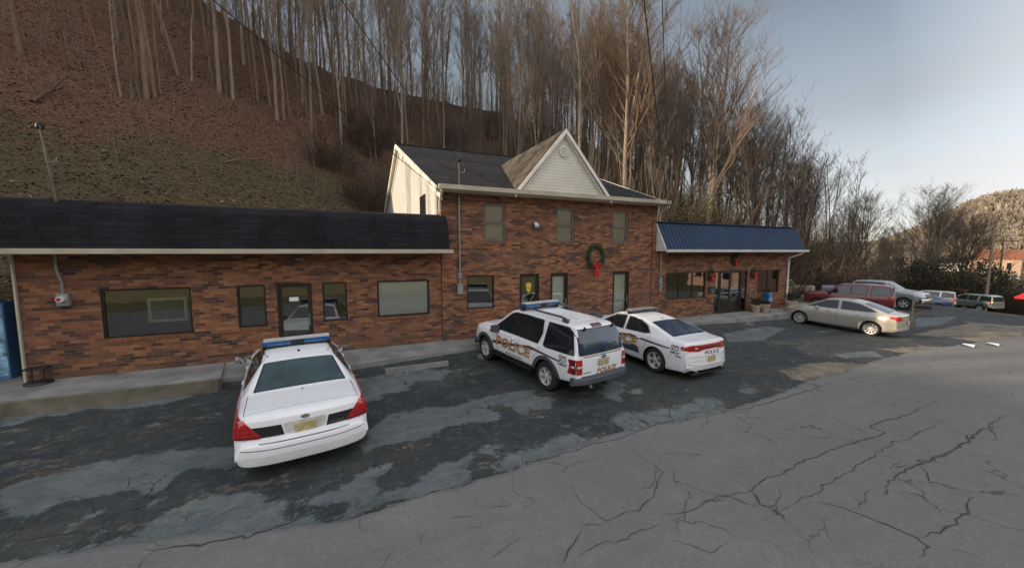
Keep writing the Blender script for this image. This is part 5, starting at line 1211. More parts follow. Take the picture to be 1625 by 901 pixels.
# --- white police sedan with full-width tail lights
CHG = dict(w=.95, wb_len=3.05, rw=.365, wr=.60, wb=.93, bowr=.20, bowf=.33, bowp=3, gap=.04,
  top=[(-1.13, .52), (-1.125, .64), (-1.105, .78), (-1.09, .82), (-1.075, 1.00), (-1.06, 1.055), (-1.0, 1.085), (-.5, 1.115), (.42, 1.37), (.85, 1.45), (1.35, 1.48), (1.85, 1.445), (2.72, 1.05), (3.4, .985), (3.75, .87), (3.86, .70), (3.9, .5)],
  belt=[(-1.13, 1.02), (.3, 1.03), (1.5, .96), (2.7, .93), (3.8, .82)],
  bot=[(-1.13, .34), (-1.0, .24), (-.5, .20), (3.5, .20), (3.9, .28)],
  wid=[(-1.13, .84), (-1.0, .89), (-.4, .935), (0, .95), (1.4, .925), (2.9, .945), (3.5, .90), (3.9, .80)])
cp = (8.9, 7.98); c = Car('police_car', 'white police sedan with full-width red tail lamp strip parked right of the police SUV', 'car', (*cp, pave(*cp) + .0), R(94.0), CHG, 'white')
c.wheels('five', .235, .235)
c.windows([[(.28, 1.10), (.50, 1.27), (.85, 1.375), (1.28, 1.40), (1.22, 1.02), (.45, 1.06)], [(1.36, 1.01), (1.40, 1.40), (1.82, 1.36), (2.42, 1.03)]], chrome='galv')
c.glassy('rear_window', 'carglassb', [(-.42, -.66), (-.42, .66), (.44, .54), (.44, -.54)], trim=.03)
c.glassy('windscreen', 'carglass', [(2.62, -.72), (2.62, .72), (1.98, .58), (1.98, -.58)])
P = [(-.80, .86), (-.83, .97), (-.70, 1.015), (0, 1.02), (.70, 1.015), (.83, .97), (.80, .86), (.45, .845), (.30, .885), (-.30, .885), (-.45, .845)]
t = c.patch('tail_light', 'tail', P, ('rear', 1), .012, .04, skirt=True, rnd_=.03)
c.patch('lens_centre', 'taildark', [(-.66, .90), (-.68, .965), (.68, .965), (.66, .90), (.4, .90), (.28, .915), (-.28, .915), (-.4, .90)], ('rear', 1), .0145, .05, parent=t, rnd_=.02)
for sd in (1, -1):
    c.patch('tail_light', 'tail', [(-1.0, .87), (-1.02, .96), (-.86, .985), (-.80, .93), (-.86, .875)], ('side', sd), .010, .04, skirt=True, rnd_=.02)
    c.patch('reverse_lens', 'lampw', [(sd * .50, .915), (sd * .51, .95), (sd * .60, .95), (sd * .60, .915)], ('rear', 1), .016, .05, rnd_=.008)
    c.line([(-.86, .87), (-.62, .82), (-.48, .56)], ('side', sd), .007); c.line([(1.30, .28), (1.32, 1.0)], ('side', sd)); c.line([(2.46, .28), (2.5, 1.0)], ('side', sd)); c.line([(.42, .62), (.28, .85), (.24, 1.08)], ('side', sd))
    c.patch('side_marker', 'taildark', [(-.86, .66), (-.86, .69), (-.70, .70), (-.70, .67)], ('side', sd), .005, .05, rnd_=.005)
    for x in (.62, 1.66): c.box('door_handle', 'white', x - .09, x + .09, min(sd * .90, sd * .945), max(sd * .90, sd * .945), .88, .915)
    c.box('exhaust_tip', 'chrome', -1.12, -1.0, sd * .55 - .06, sd * .55 + .06, .27, .33, b_=.02)
    c.patch('lower_graphic', 'stripeblue', [(.60, .62), (2.3, .50), (2.3, .40), (.55, .42)], ('side', sd), .003, .07, rnd_=0)
c.line([(-.74, .70), (.74, .70)], ('rear', 1), .008); c.line([(-.80, .50), (-.4, .46), (.4, .46), (.80, .50)], ('rear', 1), .02, 'palesil', 'bumper_crease', .003)
c.line([(-1.02, -.6), (-1.02, .6)], ('top', 1), .03, 'white', 'boot_lip', .012)
c.plate(-1.14, .63); c.text('POLICE', ('rear', 1), -.06, .785, .12, 'letblack', 'lettering', .005, .2, True, 1.5, grow=.004)
c.mirrors(2.18, 1.03, .90, 'white'); lightbar(c, 1.38, 1.485, .58, 'darkgrey', True)
police_side(c, 1.45, .73, .36, -.55, 3.2, (.60, .70, .93, .86)); dial911(c, -.66, .93, .095, .085)
c.box('antenna_base', 'black', .55, .58, -.015, .015, 1.40, 1.43, b_=.004)
mb = MB(); mb.rbox(-1.1, -.95, -.7, .7, .20, .26, .02); mb.build('diffuser', M['black'], c.root)
# --- silver sedan
CRZ = dict(w=.90, wb_len=2.685, rw=.325, wr=.58, wb=.92, bowr=.22, bowf=.34, bowp=2.6, gap=.045,
  top=[(-.96, .50), (-.955, .66), (-.93, .90), (-.915, 1.0), (-.88, 1.045), (-.5, 1.085), (.35, 1.38), (.8, 1.465), (1.3, 1.475), (1.75, 1.425), (2.55, 1.05), (3.1, .96), (3.4, .82), (3.55, .62), (3.6, .45)],
  belt=[(-.96, 1.0), (0, 1.0), (2.5, .92), (3.5, .78)], bot=[(-.96, .34), (-.8, .26), (-.3, .2), (3.3, .2), (3.6, .28)],
  wid=[(-.96, .80), (-.6, .87), (0, .9), (2.7, .9), (3.2, .85), (3.6, .72)])
zp = (22.0, 8.5); c = Car('parked_car', 'silver beige sedan parked side-on past the blue-roofed shop', 'car', (zp[0], zp[1], -.67), R(97.4), CRZ, 'silver')
ZC = (pave(*zp) - (-.67)); c.root.location.z = pave(*zp) - .0
c.wheels('ten', .225, .215)
c.windows([[(-.12, 1.08), (.28, 1.25), (.62, 1.365), (1.16, 1.395), (1.12, 1.02), (.25, 1.05)], [(1.24, 1.02), (1.28, 1.395), (1.70, 1.35), (2.42, 1.0)]], chrome='galv')
c.glassy('rear_window', 'carglassb', [(-.44, -.62), (-.44, .62), (.36, .52), (.36, -.52)]); c.glassy('windscreen', 'carglass', [(2.46, -.70), (2.46, .70), (1.84, .56), (1.84, -.56)])
for sd in (1, -1):
    c.patch('tail_light', 'tail', [(sd * .79, .80), (sd * .82, .97), (sd * .50, .98), (sd * .44, .84)], ('rear', 1), .012, .05, skirt=True)
    t = c.patch('tail_light', 'tail', [(-.86, .84), (-.84, .99), (-.52, .95), (-.60, .86)], ('side', sd), .010, .05, skirt=True)
    c.patch('headlight', 'lampw', [(3.02, .80), (3.0, .88), (3.28, .80), (3.40, .68), (3.25, .70)], ('side', sd), .008, .05)
    for x in (1.2, 2.36): c.line([(x, .26), (x + .03, 1.0)], ('side', sd))
    c.line([(.42, .55), (.2, .82), (.12, 1.04)], ('side', sd)); c.line([(.4, .36), (2.3, .33)], ('side', sd), .02, 'palesil', 'sill_crease', .004)
    for x in (.48, 1.55): c.box('door_handle', 'silver', x - .09, x + .09, min(sd * .85, sd * .90), max(sd * .85, sd * .90), .86, .89)
c.mirrors(2.0, 1.0, .86, 'silver', (.06, .09, .06)); c.plate(-.975, .70, 'platepale'); c.text('911', ('rear', 1), 0, 0, .01, 'chrome') if False else None

# --- other parked cars (same builder, fewer fittings)
def simple(name, label, cat, x, y, rz, spec, paint, wins, rear, wind, tails=None, heads=None, style='five', z=None, rails=False):
    zz = pave(x, y) if z is None else z
    c = Car(name, label, cat, (x, y, zz), R(rz), spec, paint)
    c.wheels(style, spec['rw'] * .62, .22)
    c.windows(wins); c.glassy('windscreen', 'carglass', wind)
    if rear: c.patch('rear_window', 'carglass', rear, ('rear', 1), .006, .08)
    for sd in (1, -1):
        if tails: c.patch('tail_light', 'tail', [(sd * a, b_) for a, b_ in tails], ('rear', 1), .012, .06, skirt=True)
        if tails:
            x0 = spec['top'][0][0]; zz_ = [b_ for _, b_ in tails]; c.patch('tail_light', 'tail', [(x0 + .06, min(zz_)), (x0 + .08, max(zz_)), (x0 + .2, max(zz_)), (x0 + .2, min(zz_))], ('side', sd), .01, .06, skirt=True)
        if heads: c.patch('headlight', 'lampw', [(sd * a, b_) for a, b_ in heads], ('front', 1), .012, .06, skirt=True)
        for q in (spec['wb_len'] * .42, spec['wb_len'] * .82): c.line([(q, .4), (q, 1.0)], ('side', sd))
    c.mirrors(spec.get('mx', 2.0), spec.get('mz', 1.1), spec['w'] - .06, 'black'); return c
BOXY = dict(w=.92, wb_len=2.65, rw=.37, wr=.70, wb=.96, bowr=.06, bowf=.2, bowp=4, gap=.06, mx=2.05, mz=1.2,
  top=[(-.95, .55), (-.94, 1.05), (-.90, 1.2), (-.82, 1.66), (-.75, 1.74), (-.4, 1.79), (1.0, 1.80), (1.5, 1.77), (1.7, 1.71), (2.2, 1.22), (2.9, 1.15), (3.3, 1.06), (3.42, .9), (3.46, .6)],
  belt=[(-.95, 1.12), (2.2, 1.1), (3.4, 1.0)], bot=[(-.95, .5), (-.4, .42), (3.1, .4), (3.46, .45)], wid=[(-.95, .86), (-.6, .91), (2.8, .91), (3.2, .88), (3.46, .8)])
bw = [[(-.76, 1.16), (-.70, 1.62), (.05, 1.68), (.10, 1.16)], [(.32, 1.16), (.28, 1.68), (.98, 1.69), (.98, 1.16)], [(1.08, 1.16), (1.08, 1.69), (1.55, 1.66), (2.08, 1.18)]]
br = [(-.70, 1.14), (-.64, 1.62), (.64, 1.62), (.70, 1.14)]; bwn = [(2.14, -.7), (2.14, .7), (1.74, .62), (1.74, -.62)]
simple('parked_suv', 'maroon boxy SUV parked behind the silver sedan', 'SUV', 30.2, 11.9, 108, BOXY, 'maroon', bw, br, bwn, [(.88, .85), (.88, 1.1), (.74, 1.1), (.74, .85)])
PICK = dict(w=1.0, wb_len=3.65, rw=.40, wr=.70, wb=.96, bowr=.05, bowf=.2, bowp=4, gap=.07, mx=3.0, mz=1.35,
  top=[(-1.15, .6), (-1.14, 1.28), (-1.10, 1.33), (.62, 1.34), (.66, 1.36), (.78, 1.82), (.9, 1.87), (2.0, 1.90), (2.6, 1.85), (3.3, 1.33), (4.1, 1.26), (4.5, 1.16), (4.6, 1.05), (4.66, .9)],
  belt=[(-1.15, 1.27), (3.2, 1.24), (4.5, 1.1)], bot=[(-1.15, .6), (-.4, .5), (4.2, .5), (4.66, .52)], wid=[(-1.15, .96), (4.2, .98), (4.66, .88)])
pw = [[(.86, 1.30), (.92, 1.75), (1.6, 1.78), (1.6, 1.30)], [(1.7, 1.30), (1.7, 1.78), (2.45, 1.75), (3.1, 1.32)]]
c = simple('pickup_truck', 'grey silver crew-cab pickup truck facing right behind the mailbox', 'pickup truck', 36.0, 16.1, -84, PICK, 'greysilver', pw, None, [(3.24, -.8), (3.24, .8), (2.64, .68), (2.64, -.68)], None, [(.92, .92), (.92, 1.10), (.66, 1.10), (.66, .92)], z=pave(35.5, 13) + .02)
c.bar('front_bumper', 4.6, .98, .52, .78, .12, .2, 'chrome', fr=-1); c.patch('grille', 'black', [(-.62, .84), (-.62, 1.1), (.62, 1.1), (.62, .84)], ('front', 1), .012, .08, skirt=True)
c.patch('bed_opening', 'black', [(-1.02, -.82), (-1.02, .82), (.55, .82), (.55, -.82)], ('top', 1), .004, .1)
c = simple('pickup_truck', 'tan vehicle mostly hidden behind the maroon SUV', 'pickup truck', 37.0, 20.2, 160, PICK, 'tan', pw, None, [(3.24, -.8), (3.24, .8), (2.64, .68), (2.64, -.68)], None, [(.92, .92), (.92, 1.10), (.66, 1.10), (.66, .92)], z=pave(35, 14) - .3)
simple('parked_suv', 'pale silver SUV parked beyond the lot behind the dark blue car', 'SUV', 57.6, 17.1, 105, BOXY, 'palesil', bw, br, bwn, [(.88, .85), (.88, 1.1), (.74, 1.1), (.74, .85)], z=-2.86)
simple('parked_car', 'dark blue sedan in front of the pale silver SUV beyond the lot', 'car', 52.2, 15.8, 112, CRZ, 'blue', [[(-.12, 1.08), (.62, 1.365), (1.16, 1.395), (1.12, 1.02)], [(1.24, 1.02), (1.28, 1.395), (1.70, 1.35), (2.42, 1.0)]], None, [(2.46, -.70), (2.46, .70), (1.84, .56), (1.84, -.56)], [(.79, .80), (.82, .97), (.50, .98), (.44, .84)], z=-2.52)
simple('parked_suv', 'grey green SUV with red tail lamps at the far edge of the lot', 'SUV', 63.0, 15.5, 75, BOXY, 'greygreen', bw, br, bwn, [(.88, .85), (.88, 1.1), (.74, 1.1), (.74, .85)], z=-3.35)
# ------------------------------------------------------------------ bare trees
def bark(name, c, c2):
    m, t, b = newmat(name); o = t.obj()
    f = t.noise(t.mapping(o, (6, 6, 1.2)), 1.5, 6, .7); g_ = t.noise(o, .35, 3)
    oi = t.n('ShaderNodeObjectInfo')
    col = t.mix(t.rng(f, .3, .7), c, c2); col = t.mix(t.rng(g_, .4, .7, 0, .5), col, tuple(x * .45 for x in c))
    hs = t.n('ShaderNodeHueSaturation'); t.L.new(t.rng(oi.outputs['Random'], 0, 1, .65, 1.3), hs.inputs['Value']); t.L.new(t.rng(oi.outputs['Random'], 0, 1, 1.15, .8), hs.inputs['Saturation'])
    t.L.new(col, hs.inputs['Color']); t.L.new(hs.outputs[0], b.inputs['Base Color']); b.inputs['Roughness'].default_value = .95; b.inputs['Specular IOR Level'].default_value = .1
    return m
M['bark'] = bark('brown grey bark', (.13, .098, .072), (.27, .205, .15))
M['barkpale'] = bark('pale tan bark', (.13, .090, .060), (.25, .175, .12))
M['twig'] = bark('brown twigs', (.13, .095, .072), (.23, .175, .13))
def fasttube(mb, pts, rads, n):
    base = len(mb.v); k0 = None
    for i, p in enumerate(pts):
        d = (pts[min(i + 1, len(pts) - 1)] - pts[max(i - 1, 0)]).normalized()
        u = (Vector((1, 0, 0)) if abs(d.x) < .8 else Vector((0, 1, 0))); u = (u - d * u.dot(d)).normalized(); w_ = d.cross(u)
        for k in range(n):
            a = 6.28318 * k / n; mb.v.append(tuple(p + (u * math.cos(a) + w_ * math.sin(a)) * rads[i]))
    for i in range(len(pts) - 1):
        for k in range(n): mb.f.append((base + i * n + k, base + i * n + (k + 1) % n, base + (i + 1) * n + (k + 1) % n, base + (i + 1) * n + k)); mb.m.append(0)
def bare_tree(seed, H, r0, first=.5, nb=14, spread=.5, sub=5, tw=5, lean=(0, 0), fork=True, blen=.32, twr=.011):
    rnd = random.Random(seed); tr = MB(); br = MB()
    def path(p, d, L, n, wander, upw):
        pts = [p.copy()]
        for i in range(n):
            d = (d + Vector((rnd.uniform(-1, 1), rnd.uniform(-1, 1), rnd.uniform(-.6, .6))) * wander + Vector((0, 0, upw))).normalized(); pts.append(pts[-1] + d * (L / n))
        return pts, d
    stems = []
    L = Vector((lean[0], lean[1], 1)).normalized()
    pts, d = path(Vector((0, 0, -.6)), L, H * .96, 13, .045, .015)
    r0 = r0 * .85; rad = [r0 * (1.25 if i == 0 else 1) * (1 - .9 * (i / 13) ** 1.15) + .008 for i in range(14)]
    fasttube(tr, pts, rad, 7); stems.append((pts, rad, first, nb))
    if fork:
        k = rnd.randint(4, 7); p2, _ = path(pts[k], (L + Vector((rnd.uniform(-1, 1), rnd.uniform(-1, 1), 0)) * .22).normalized(), H * (1 - k / 13) * .95, 8, .06, .05)
        r2 = [rad[k] * .72 * (1 - .9 * (i / 8)) + .008 for i in range(9)]; fasttube(tr, p2, r2, 6); stems.append((p2, r2, .3, int(nb * .7)))
    for pts, rad, fst, nb_ in stems:
        n = len(pts) - 1
        for i in range(nb_):
            f = fst + (1 - fst) * (i + rnd.random()) / nb_; q = min(n - .01, f * n); a = int(q); p = pts[a].lerp(pts[a + 1], q - a); r_ = lerp(rad[a], rad[a + 1], q - a)
            az = rnd.uniform(0, 6.283); up_ = rnd.uniform(.8, 2.0); dd = Vector((math.cos(az) * spread * 1.6, math.sin(az) * spread * 1.6, up_)).normalized()
            bl = H * blen * (1.15 - f) * rnd.uniform(.6, 1.25) + .8
            bp, _ = path(p, dd, bl, 5, .14, .06); b0 = max(.016, r_ * .42)
            fasttube(br, bp, [b0 * (1 - .85 * j / 5) + .004 for j in range(6)], 4)
            for s_ in range(sub):
                g_ = rnd.uniform(.25, 1.0); a2 = min(4, int(g_ * 5)); p3 = bp[a2].lerp(bp[a2 + 1], rnd.random()); dd2 = ((bp[a2 + 1] - bp[a2]).normalized() + Vector((rnd.uniform(-1, 1), rnd.uniform(-1, 1), rnd.uniform(-.2, .9))) * .75).normalized()
                L2 = bl * rnd.uniform(.25, .5); tp, _ = path(p3, dd2, L2, 3, .16, .06)
                fasttube(br, tp, [max(twr, b0 * .35) * (1 - .6 * j / 3) for j in range(4)], 3)
                for t_ in range(tw):
                    c_ = tp[rnd.randint(1, 3)]; d3 = (dd2 + Vector((rnd.uniform(-1, 1), rnd.uniform(-1, 1), rnd.uniform(-.3, .9))) * .8).normalized(); e = c_ + d3 * L2 * rnd.uniform(.35, .8)
                    m_ = c_.lerp(e, .5) + Vector((rnd.uniform(-1, 1), rnd.uniform(-1, 1), rnd.uniform(-1, 1))) * L2 * .05
                    fasttube(br, [c_, m_, e], [twr, twr * .8, twr * .4], 3)
    return tr, br
def make_tree(name, label, group, seed, mbk='bark', **k):
    tr, br = bare_tree(seed, **k)
    t = thing(name, label, 'tree', (0, 0, -200), group=group)
    tr.build('trunk', M[mbk], t, True, 180, False); br.build('crown', M['twig'], t, False, 35, False)
    return t
G1 = 'bare trees in the wood on the hillside'; LB1 = 'tall bare brown tree in the wood on the hillside'
protos = [make_tree('bare_tree', LB1, G1, 10 + i, H=h, r0=r_, first=fi, nb=nb_ + 2, sub=5, tw=5, spread=sp_, blen=bl_, lean=ln) for i, (h, r_, fi, nb_, sp_, bl_, ln) in enumerate([
    (22, .20, .42, 16, .45, .24, (.02, 0)), (19, .15, .35, 15, .5, .26, (-.05, 0)), (24, .24, .45, 17, .4, .24, (.06, .02)), (17, .12, .30, 13, .5, .25, (.08, 0)), (21, .17, .40, 16, .55, .26, (-.02, 0)), (15, .09, .3, 12, .45, .25, (.03, 0)), (23, .19, .5, 14, .4, .22, (-.08, 0))])]
used = set()
def plant(proto, x, y, sc=1., rz=None, label=None, group=None, tilt=(0, 0), dz=0):
    t = proto
    if proto.name in used: t = copy_tree(proto)
    used.add(proto.name)
    t.location = (x, y, T(x, y) + dz); t.rotation_euler = (tilt[0], tilt[1], rrr.uniform(0, 6.28) if rz is None else rz); t.scale = (sc, sc, sc)
    if label: t['label'] = label
    if group: t['group'] = group
    elif label and 'group' in t: del t['group']
    return t
rrr = random.Random(42)
# skyline band and the slopes: jittered positions
cnt = 0
def band(n, xr, yr, scr=(.8, 1.15), ok=None, mind=1.0, P=protos):
    pts = []; tries = 0
    while len(pts) < n and tries < n * 60:
        tries += 1; x, y = rrr.uniform(*xr), rrr.uniform(*yr)
        if ok and not ok(x, y): continue
        if any((x - a) ** 2 + (y - b_) ** 2 < mind * mind for a, b_ in pts): continue
        pts.append((x, y)); plant(rrr.choice(P), x, y, rrr.uniform(*scr))
band(108, (-16, 62), (52, 66), (.8, 1.2), lambda x, y: y > 54 - .06 * max(0, x), 1.6)
band(62, (14, 60), (30, 52), (.7, 1.05), lambda x, y: y > TOEY(x) + 3, 2.2) if False else band(62, (16, 60), (26, 52), (.65, 1.0), lambda x, y: y > 26 + max(0, 22 - x) * .5, 2.0)
band(30, (-24, 12), (42, 54), (.7, 1.0), lambda x, y: x > -.56 * y + 6, 2.5)
band(34, (58, 118), (27, 52), (.45, .8), lambda x, y: x / y < 2.7 or x > 80, 2.5)
# pale clumps on the left slope
G2 = 'pale trunks rising from the left slope'
pp = [make_tree('bare_tree', 'x', G2, 40 + i, 'barkpale', H=22, r0=r_, first=.55, nb=9, sub=4, tw=4, spread=.4, blen=.2, lean=ln, fork=f_) for i, (r_, ln, f_) in enumerate([(.17, (-.05, 0), False), (.11, (-.08, 0), False), (.21, (-.03, 0), True)])]
CL = [(-21.2, 40.3, 2, 'pale trunk at the far left edge of the slope'), (-18.7, 40.1, 1, 'single thin pale trunk left of the V-shaped saplings'),
  (-15.6, 38.7, 1, 'left stem of the V-shaped pair of saplings'), (-15.35, 38.8, 0, 'right stem of the V-shaped pair of saplings')]
for x, y, k, lb in CL: plant(pp[k], x, y, .55 if 'stem' in lb else 1., 0 if 'right' not in lb else 3.14, lb, None, (0, .12 if 'right' in lb else (-.16 if 'left stem' in lb else 0)))
for i, (x, y, k) in enumerate([(-14.0, 39.3, 2), (-13.7, 39.8, 0), (-14.4, 39.5, 1), (-14.7, 40.0, 0), (-13.4, 40.2, 1), (-14.9, 40.8, 2)]): plant(pp[k], x, y, 1, rrr.uniform(-.5, .5), 'pale tall trunk of the dense clump on the left slope', 'trunks of the dense pale clump on the slope', (0, rrr.uniform(-.05, .05)))
plant(pp[0], -13.3, 43.8, 1.0, .4, 'pale trunk slanting up behind the dense clump', None, (0, -.1))
for i, (x, y, k) in enumerate([(-10.4, 44, 2), (-10.0, 44.4, 0), (-10.9, 44.6, 1), (-9.3, 45, 1), (-7.7, 45.6, 0), (-7.9, 45.3, 1), (-6.7, 46, 0), (-5.9, 44.1, 2), (-5.4, 44.7, 0), (-4.9, 45.5, 1), (-3.3, 45.9, 1), (-.6, 48.2, 2), (.5, 46.5, 1), (3.2, 49.6, 0), (-2.0, 47.5, 0), (6.9, 49.8, 1), (1.8, 48, 1), (9.6, 50.2, 2), (12, 50.1, 0)]):
    plant(pp[k], x, y, rrr.uniform(.85, 1.1), rrr.uniform(-.6, .6), 'pale tall trunk on the middle slope above the low office roof', G2, (0, rrr.uniform(-.04, .04)))
# large spreading trees on the right
big = make_tree('bare_tree', 'x', None, 77, H=24, r0=.32, first=.26, nb=30, sub=8, tw=9, spread=.68, blen=.40, twr=.010)
big2 = make_tree('bare_tree', 'x', None, 78, H=20, r0=.24, first=.24, nb=28, sub=8, tw=9, spread=.64, blen=.42, twr=.010)
plant(big, 31.5, 25.5, 1.0, .3, 'largest spreading bare tree, leaning right above the blue-roofed shop', None, (0, .10))
plant(big2, 36.5, 24.5, .95, 1.2, 'spreading bare tree leaning right, second from the blue-roofed shop', None, (0, .26))
plant(big2, 41.5, 26, .8, 2.2, 'fan-crowned bare tree between the leaning tree and the lone right one', None, (0, .16))
plant(big, 24.5, 28.5, .95, 4.2, 'spreading bare tree rising behind the left end of the blue roof', None, (0, .04))
plant(big, 52.5, 27.0, .66, 2.9, 'lone fan-shaped bare tree against the open sky on the right', None, (0, .08))
plant(big2, 57, 24.5, .62, 5.2, 'low fan-shaped bare tree right of the lone one', None, (0, .02))
for i, (x, y, s_) in enumerate([(66, 25, .42), (73, 27, .46), (79, 25, .42), (88, 29, .85), (92, 24.5, .7), (99, 31, .9), (96, 27, .8)]): plant(rrr.choice([big, big2]), x, y, s_, None, 'small fan-shaped bare tree in the row below the far hill', 'small bare trees below the far hill')
for i, (x, y, s_) in enumerate([(60, 33, .66), (47, 30, .8), (30, 33, .95), (36, 36, .9), (43, 37, .9)]): plant(rrr.choice([big, big2]), x, y, s_, None, 'spreading bare tree inside the wood right of the blue roof', 'spreading trees in the right wood', (0, rrr.uniform(.0, .12)))

for i in range(20):  # out-of-view trees added to break up the sun over the lot
    plant(rrr.choice(protos), rrr.uniform(-66, -52), rrr.uniform(8, 40), .8, None, 'unseen bare tree added on the left hill shoulder to dapple sunlight', 'unseen trees added on the left shoulder to dapple sunlight')
rw = random.Random(55); mbw = MB(); tmpl = [bare_tree(300 + i, H=h_, r0=r_, first=.3, nb=12, sub=4, tw=4, spread=.45, blen=.26) for i, (h_, r_) in enumerate([(17, .10), (14, .08), (19, .12)])]
for i in range(160):
    for _ in range(50):
        x, y = (rw.uniform(-14, 66), rw.uniform(60, 72)) if i < 30 else (rw.uniform(14, 64), rw.uniform(24, 56))
        if y > 25 - .05 * x and x / y < 2.35: break
    tr_, br_ = rw.choice(tmpl); sc = rw.uniform(.6, 1.15); a = rw.uniform(0, 6.28); ca, sa = math.cos(a) * sc, math.sin(a) * sc; z0 = T(x, y)
    for q in (tr_, br_):
        o_ = len(mbw.v); mbw.v += [(x + ca * p[0] - sa * p[1], y + sa * p[0] + ca * p[1], z0 + p[2] * sc) for p in q.v]; mbw.f += [tuple(k + o_ for k in f_) for f_ in q.f]; mbw.m += q.m
tag(mbw.build('distant_wood', M['twig'], recalc=False), 'thin bare wood massed behind the nearer trees', kind='stuff')
# ------------------------------------------------------------------ brush
def bush_mesh(seed, R_, H, nst, leaves=0, lm=None, leaf=.09):
    rnd = random.Random(seed); mb = MB()
    for i in range(nst):
        a = rnd.uniform(0, 6.28); q = R_ * .5 * math.sqrt(rnd.random()); p = Vector((q * math.cos(a), q * math.sin(a), -.3)); d = Vector((math.cos(a) * rnd.uniform(.1, .8), math.sin(a) * rnd.uniform(.1, .8), 1)).normalized()
        L = H * rnd.uniform(.5, 1.1); pts = [p]
        for k in range(4): d = (d + Vector((rnd.uniform(-1, 1), rnd.uniform(-1, 1), rnd.uniform(-.4, .3))) * .25).normalized(); pts.append(pts[-1] + d * L / 4)
        fasttube(mb, pts, [.022, .018, .014, .01, .005], 3)
        for k in range(7):
            j = rnd.randint(1, 3); c_ = pts[j].lerp(pts[j + 1], rnd.random()); e = c_ + (d + Vector((rnd.uniform(-1, 1), rnd.uniform(-1, 1), rnd.uniform(-.5, .8)))).normalized() * L * rnd.uniform(.15, .4)
            fasttube(mb, [c_, c_.lerp(e, .5) + Vector((0, 0, rnd.uniform(-.05, .1))), e], [.010, .008, .004], 3)
    lv = MB()
    for i in range(leaves):
        a = rnd.uniform(0, 6.28); q = R_ * (rnd.random() ** .5) * (1 + .25 * math.sin(a * 3 + seed)); hh = H * (.08 + .95 * rnd.random() * (1 - .55 * (q / R_ / 1.25) ** 2))
        if mn.noise((q * math.cos(a) * .9 + seed, q * math.sin(a) * .9, hh * .9)) < -.12: continue
        c_ = Vector((q * math.cos(a), q * math.sin(a), hh)); d = Vector((rnd.uniform(-1, 1), rnd.uniform(-1, 1), rnd.uniform(-1, 1))).normalized(); s_ = d.orthogonal().normalized() * leaf * .5
        lv.add([c_ - s_, c_ + d * leaf * .7, c_ + s_, c_ - d * leaf * .5], [(0, 1, 2, 3)])
    return mb, lv
def leafmat(name, a, b_):
    m, t, b = newmat(name); o = t.obj()
    col = t.mix(t.rng(t.noise(o, 1.1, 4, .7), .35, .65), a, b_); col = t.mix(t.math('MULTIPLY', t.noise(o, 9, 2), .4), col, tuple(x * .5 for x in a))
    t.L.new(col, b.inputs['Base Color']); b.inputs['Roughness'].default_value = .8; b.inputs['Specular IOR Level'].default_value = .2
    return m
M['leafdark'] = leafmat('dark evergreen leaves', (.022, .034, .018), (.05, .058, .032))
M['leafolive'] = leafmat('olive small leaves', (.060, .060, .024), (.12, .11, .045))
M['leafbrown'] = leafmat('dead brown leaves', (.07, .045, .028), (.15, .095, .055))
M['leafyellow'] = leafmat('yellow green leaves', (.20, .19, .035), (.32, .27, .06))
M['vine'] = bark('dark vines', (.075, .055, .042), (.13, .10, .075))
def make_bush(name, label, group, seed, R_, H, n, leaves, lm, leaf=.09, cat='bush', stem='vine'):
    st, lv = bush_mesh(seed, R_, H, n, leaves, lm, leaf); t = thing(name, label, cat, (0, 0, -200), group=group)
    st.build('stems', M[stem], t, recalc=False)
    if leaves: lv.build('foliage', M[lm], t, recalc=False)
    return t
GB = 'twiggy brush at the foot of the wood'
LBB = 'tangled leafless brush at the foot of the wood'
bushes = [make_bush('brush', LBB, GB, 5, 2.2, 3.2, 90, 0, None), make_bush('brush', LBB, GB, 6, 1.8, 4.2, 80, 260, 'leafbrown'), make_bush('brush', LBB, GB, 8, 2.6, 2.6, 110, 420, 'leafbrown')]
def bband(n, xr, yr, sc, P, ok=None):
    k = 0; tr_ = 0
    while k < n and tr_ < n * 40:
        tr_ += 1; x, y = rrr.uniform(*xr), rrr.uniform(*yr)
        if ok and not ok(x, y): continue
        if x / y > 2.45 and math.hypot(x, y) < 82: continue
        plant(rrr.choice(P), x, y, rrr.uniform(*sc)); k += 1
bband(26, (24, 62), (19.5, 26), (.9, 1.5), bushes, lambda x, y: y > 18 + .12 * (x - 24))
bband(30, (14, 60), (24, 36), (.8, 1.4), bushes)
bband(44, (-2, 30), (34, 50), (.7, 1.15), bushes, lambda x, y: y > 36 or x > 13)
bband(14, (66, 110), (21, 34), (.8, 1.3), bushes)
bband(12, (76, 104), (19, 27), (1.1, 1.7), bushes)
olive = make_bush('olive_shrub', 'tall shrub with small olive leaves in the right wood', 'olive-leaved shrubs in the right wood', 11, 2.4, 6.5, 60, 2600, 'leafolive', .10)
bband(16, (30, 62), (23, 34), (.8, 1.25), [olive])
ev = make_bush('evergreen_shrub', 'broad dark evergreen behind the far parked cars', None, 12, 3.8, 5.4, 160, 8000, 'leafdark', .13)
plant(ev, 82, 23.5, 1.5, 1., 'broad dark evergreen behind the far parked cars, nearest the leaning pole'); plant(ev, 74, 26.5, 1.25, 2., 'dark evergreen left of the broadest one behind the pale silver SUV'); plant(ev, 92, 22.5, 1.3, 4., 'dark evergreen right of the leaning utility pole')
plant(ev, 47, 27, .8, 2.5, 'dark evergreen tucked in the wood above the pickup truck')
yb = make_bush('yellow_shrub', 'yellow green shrub glowing in the brush above the far SUV', None, 13, 1.3, 2.4, 20, 900, 'leafyellow', .12); plant(yb, 54, 21.5, 1.0, 0)
plant(yb, 7.5, 47.5, .7, 1., 'small yellow green tuft on the slope above the house gable')
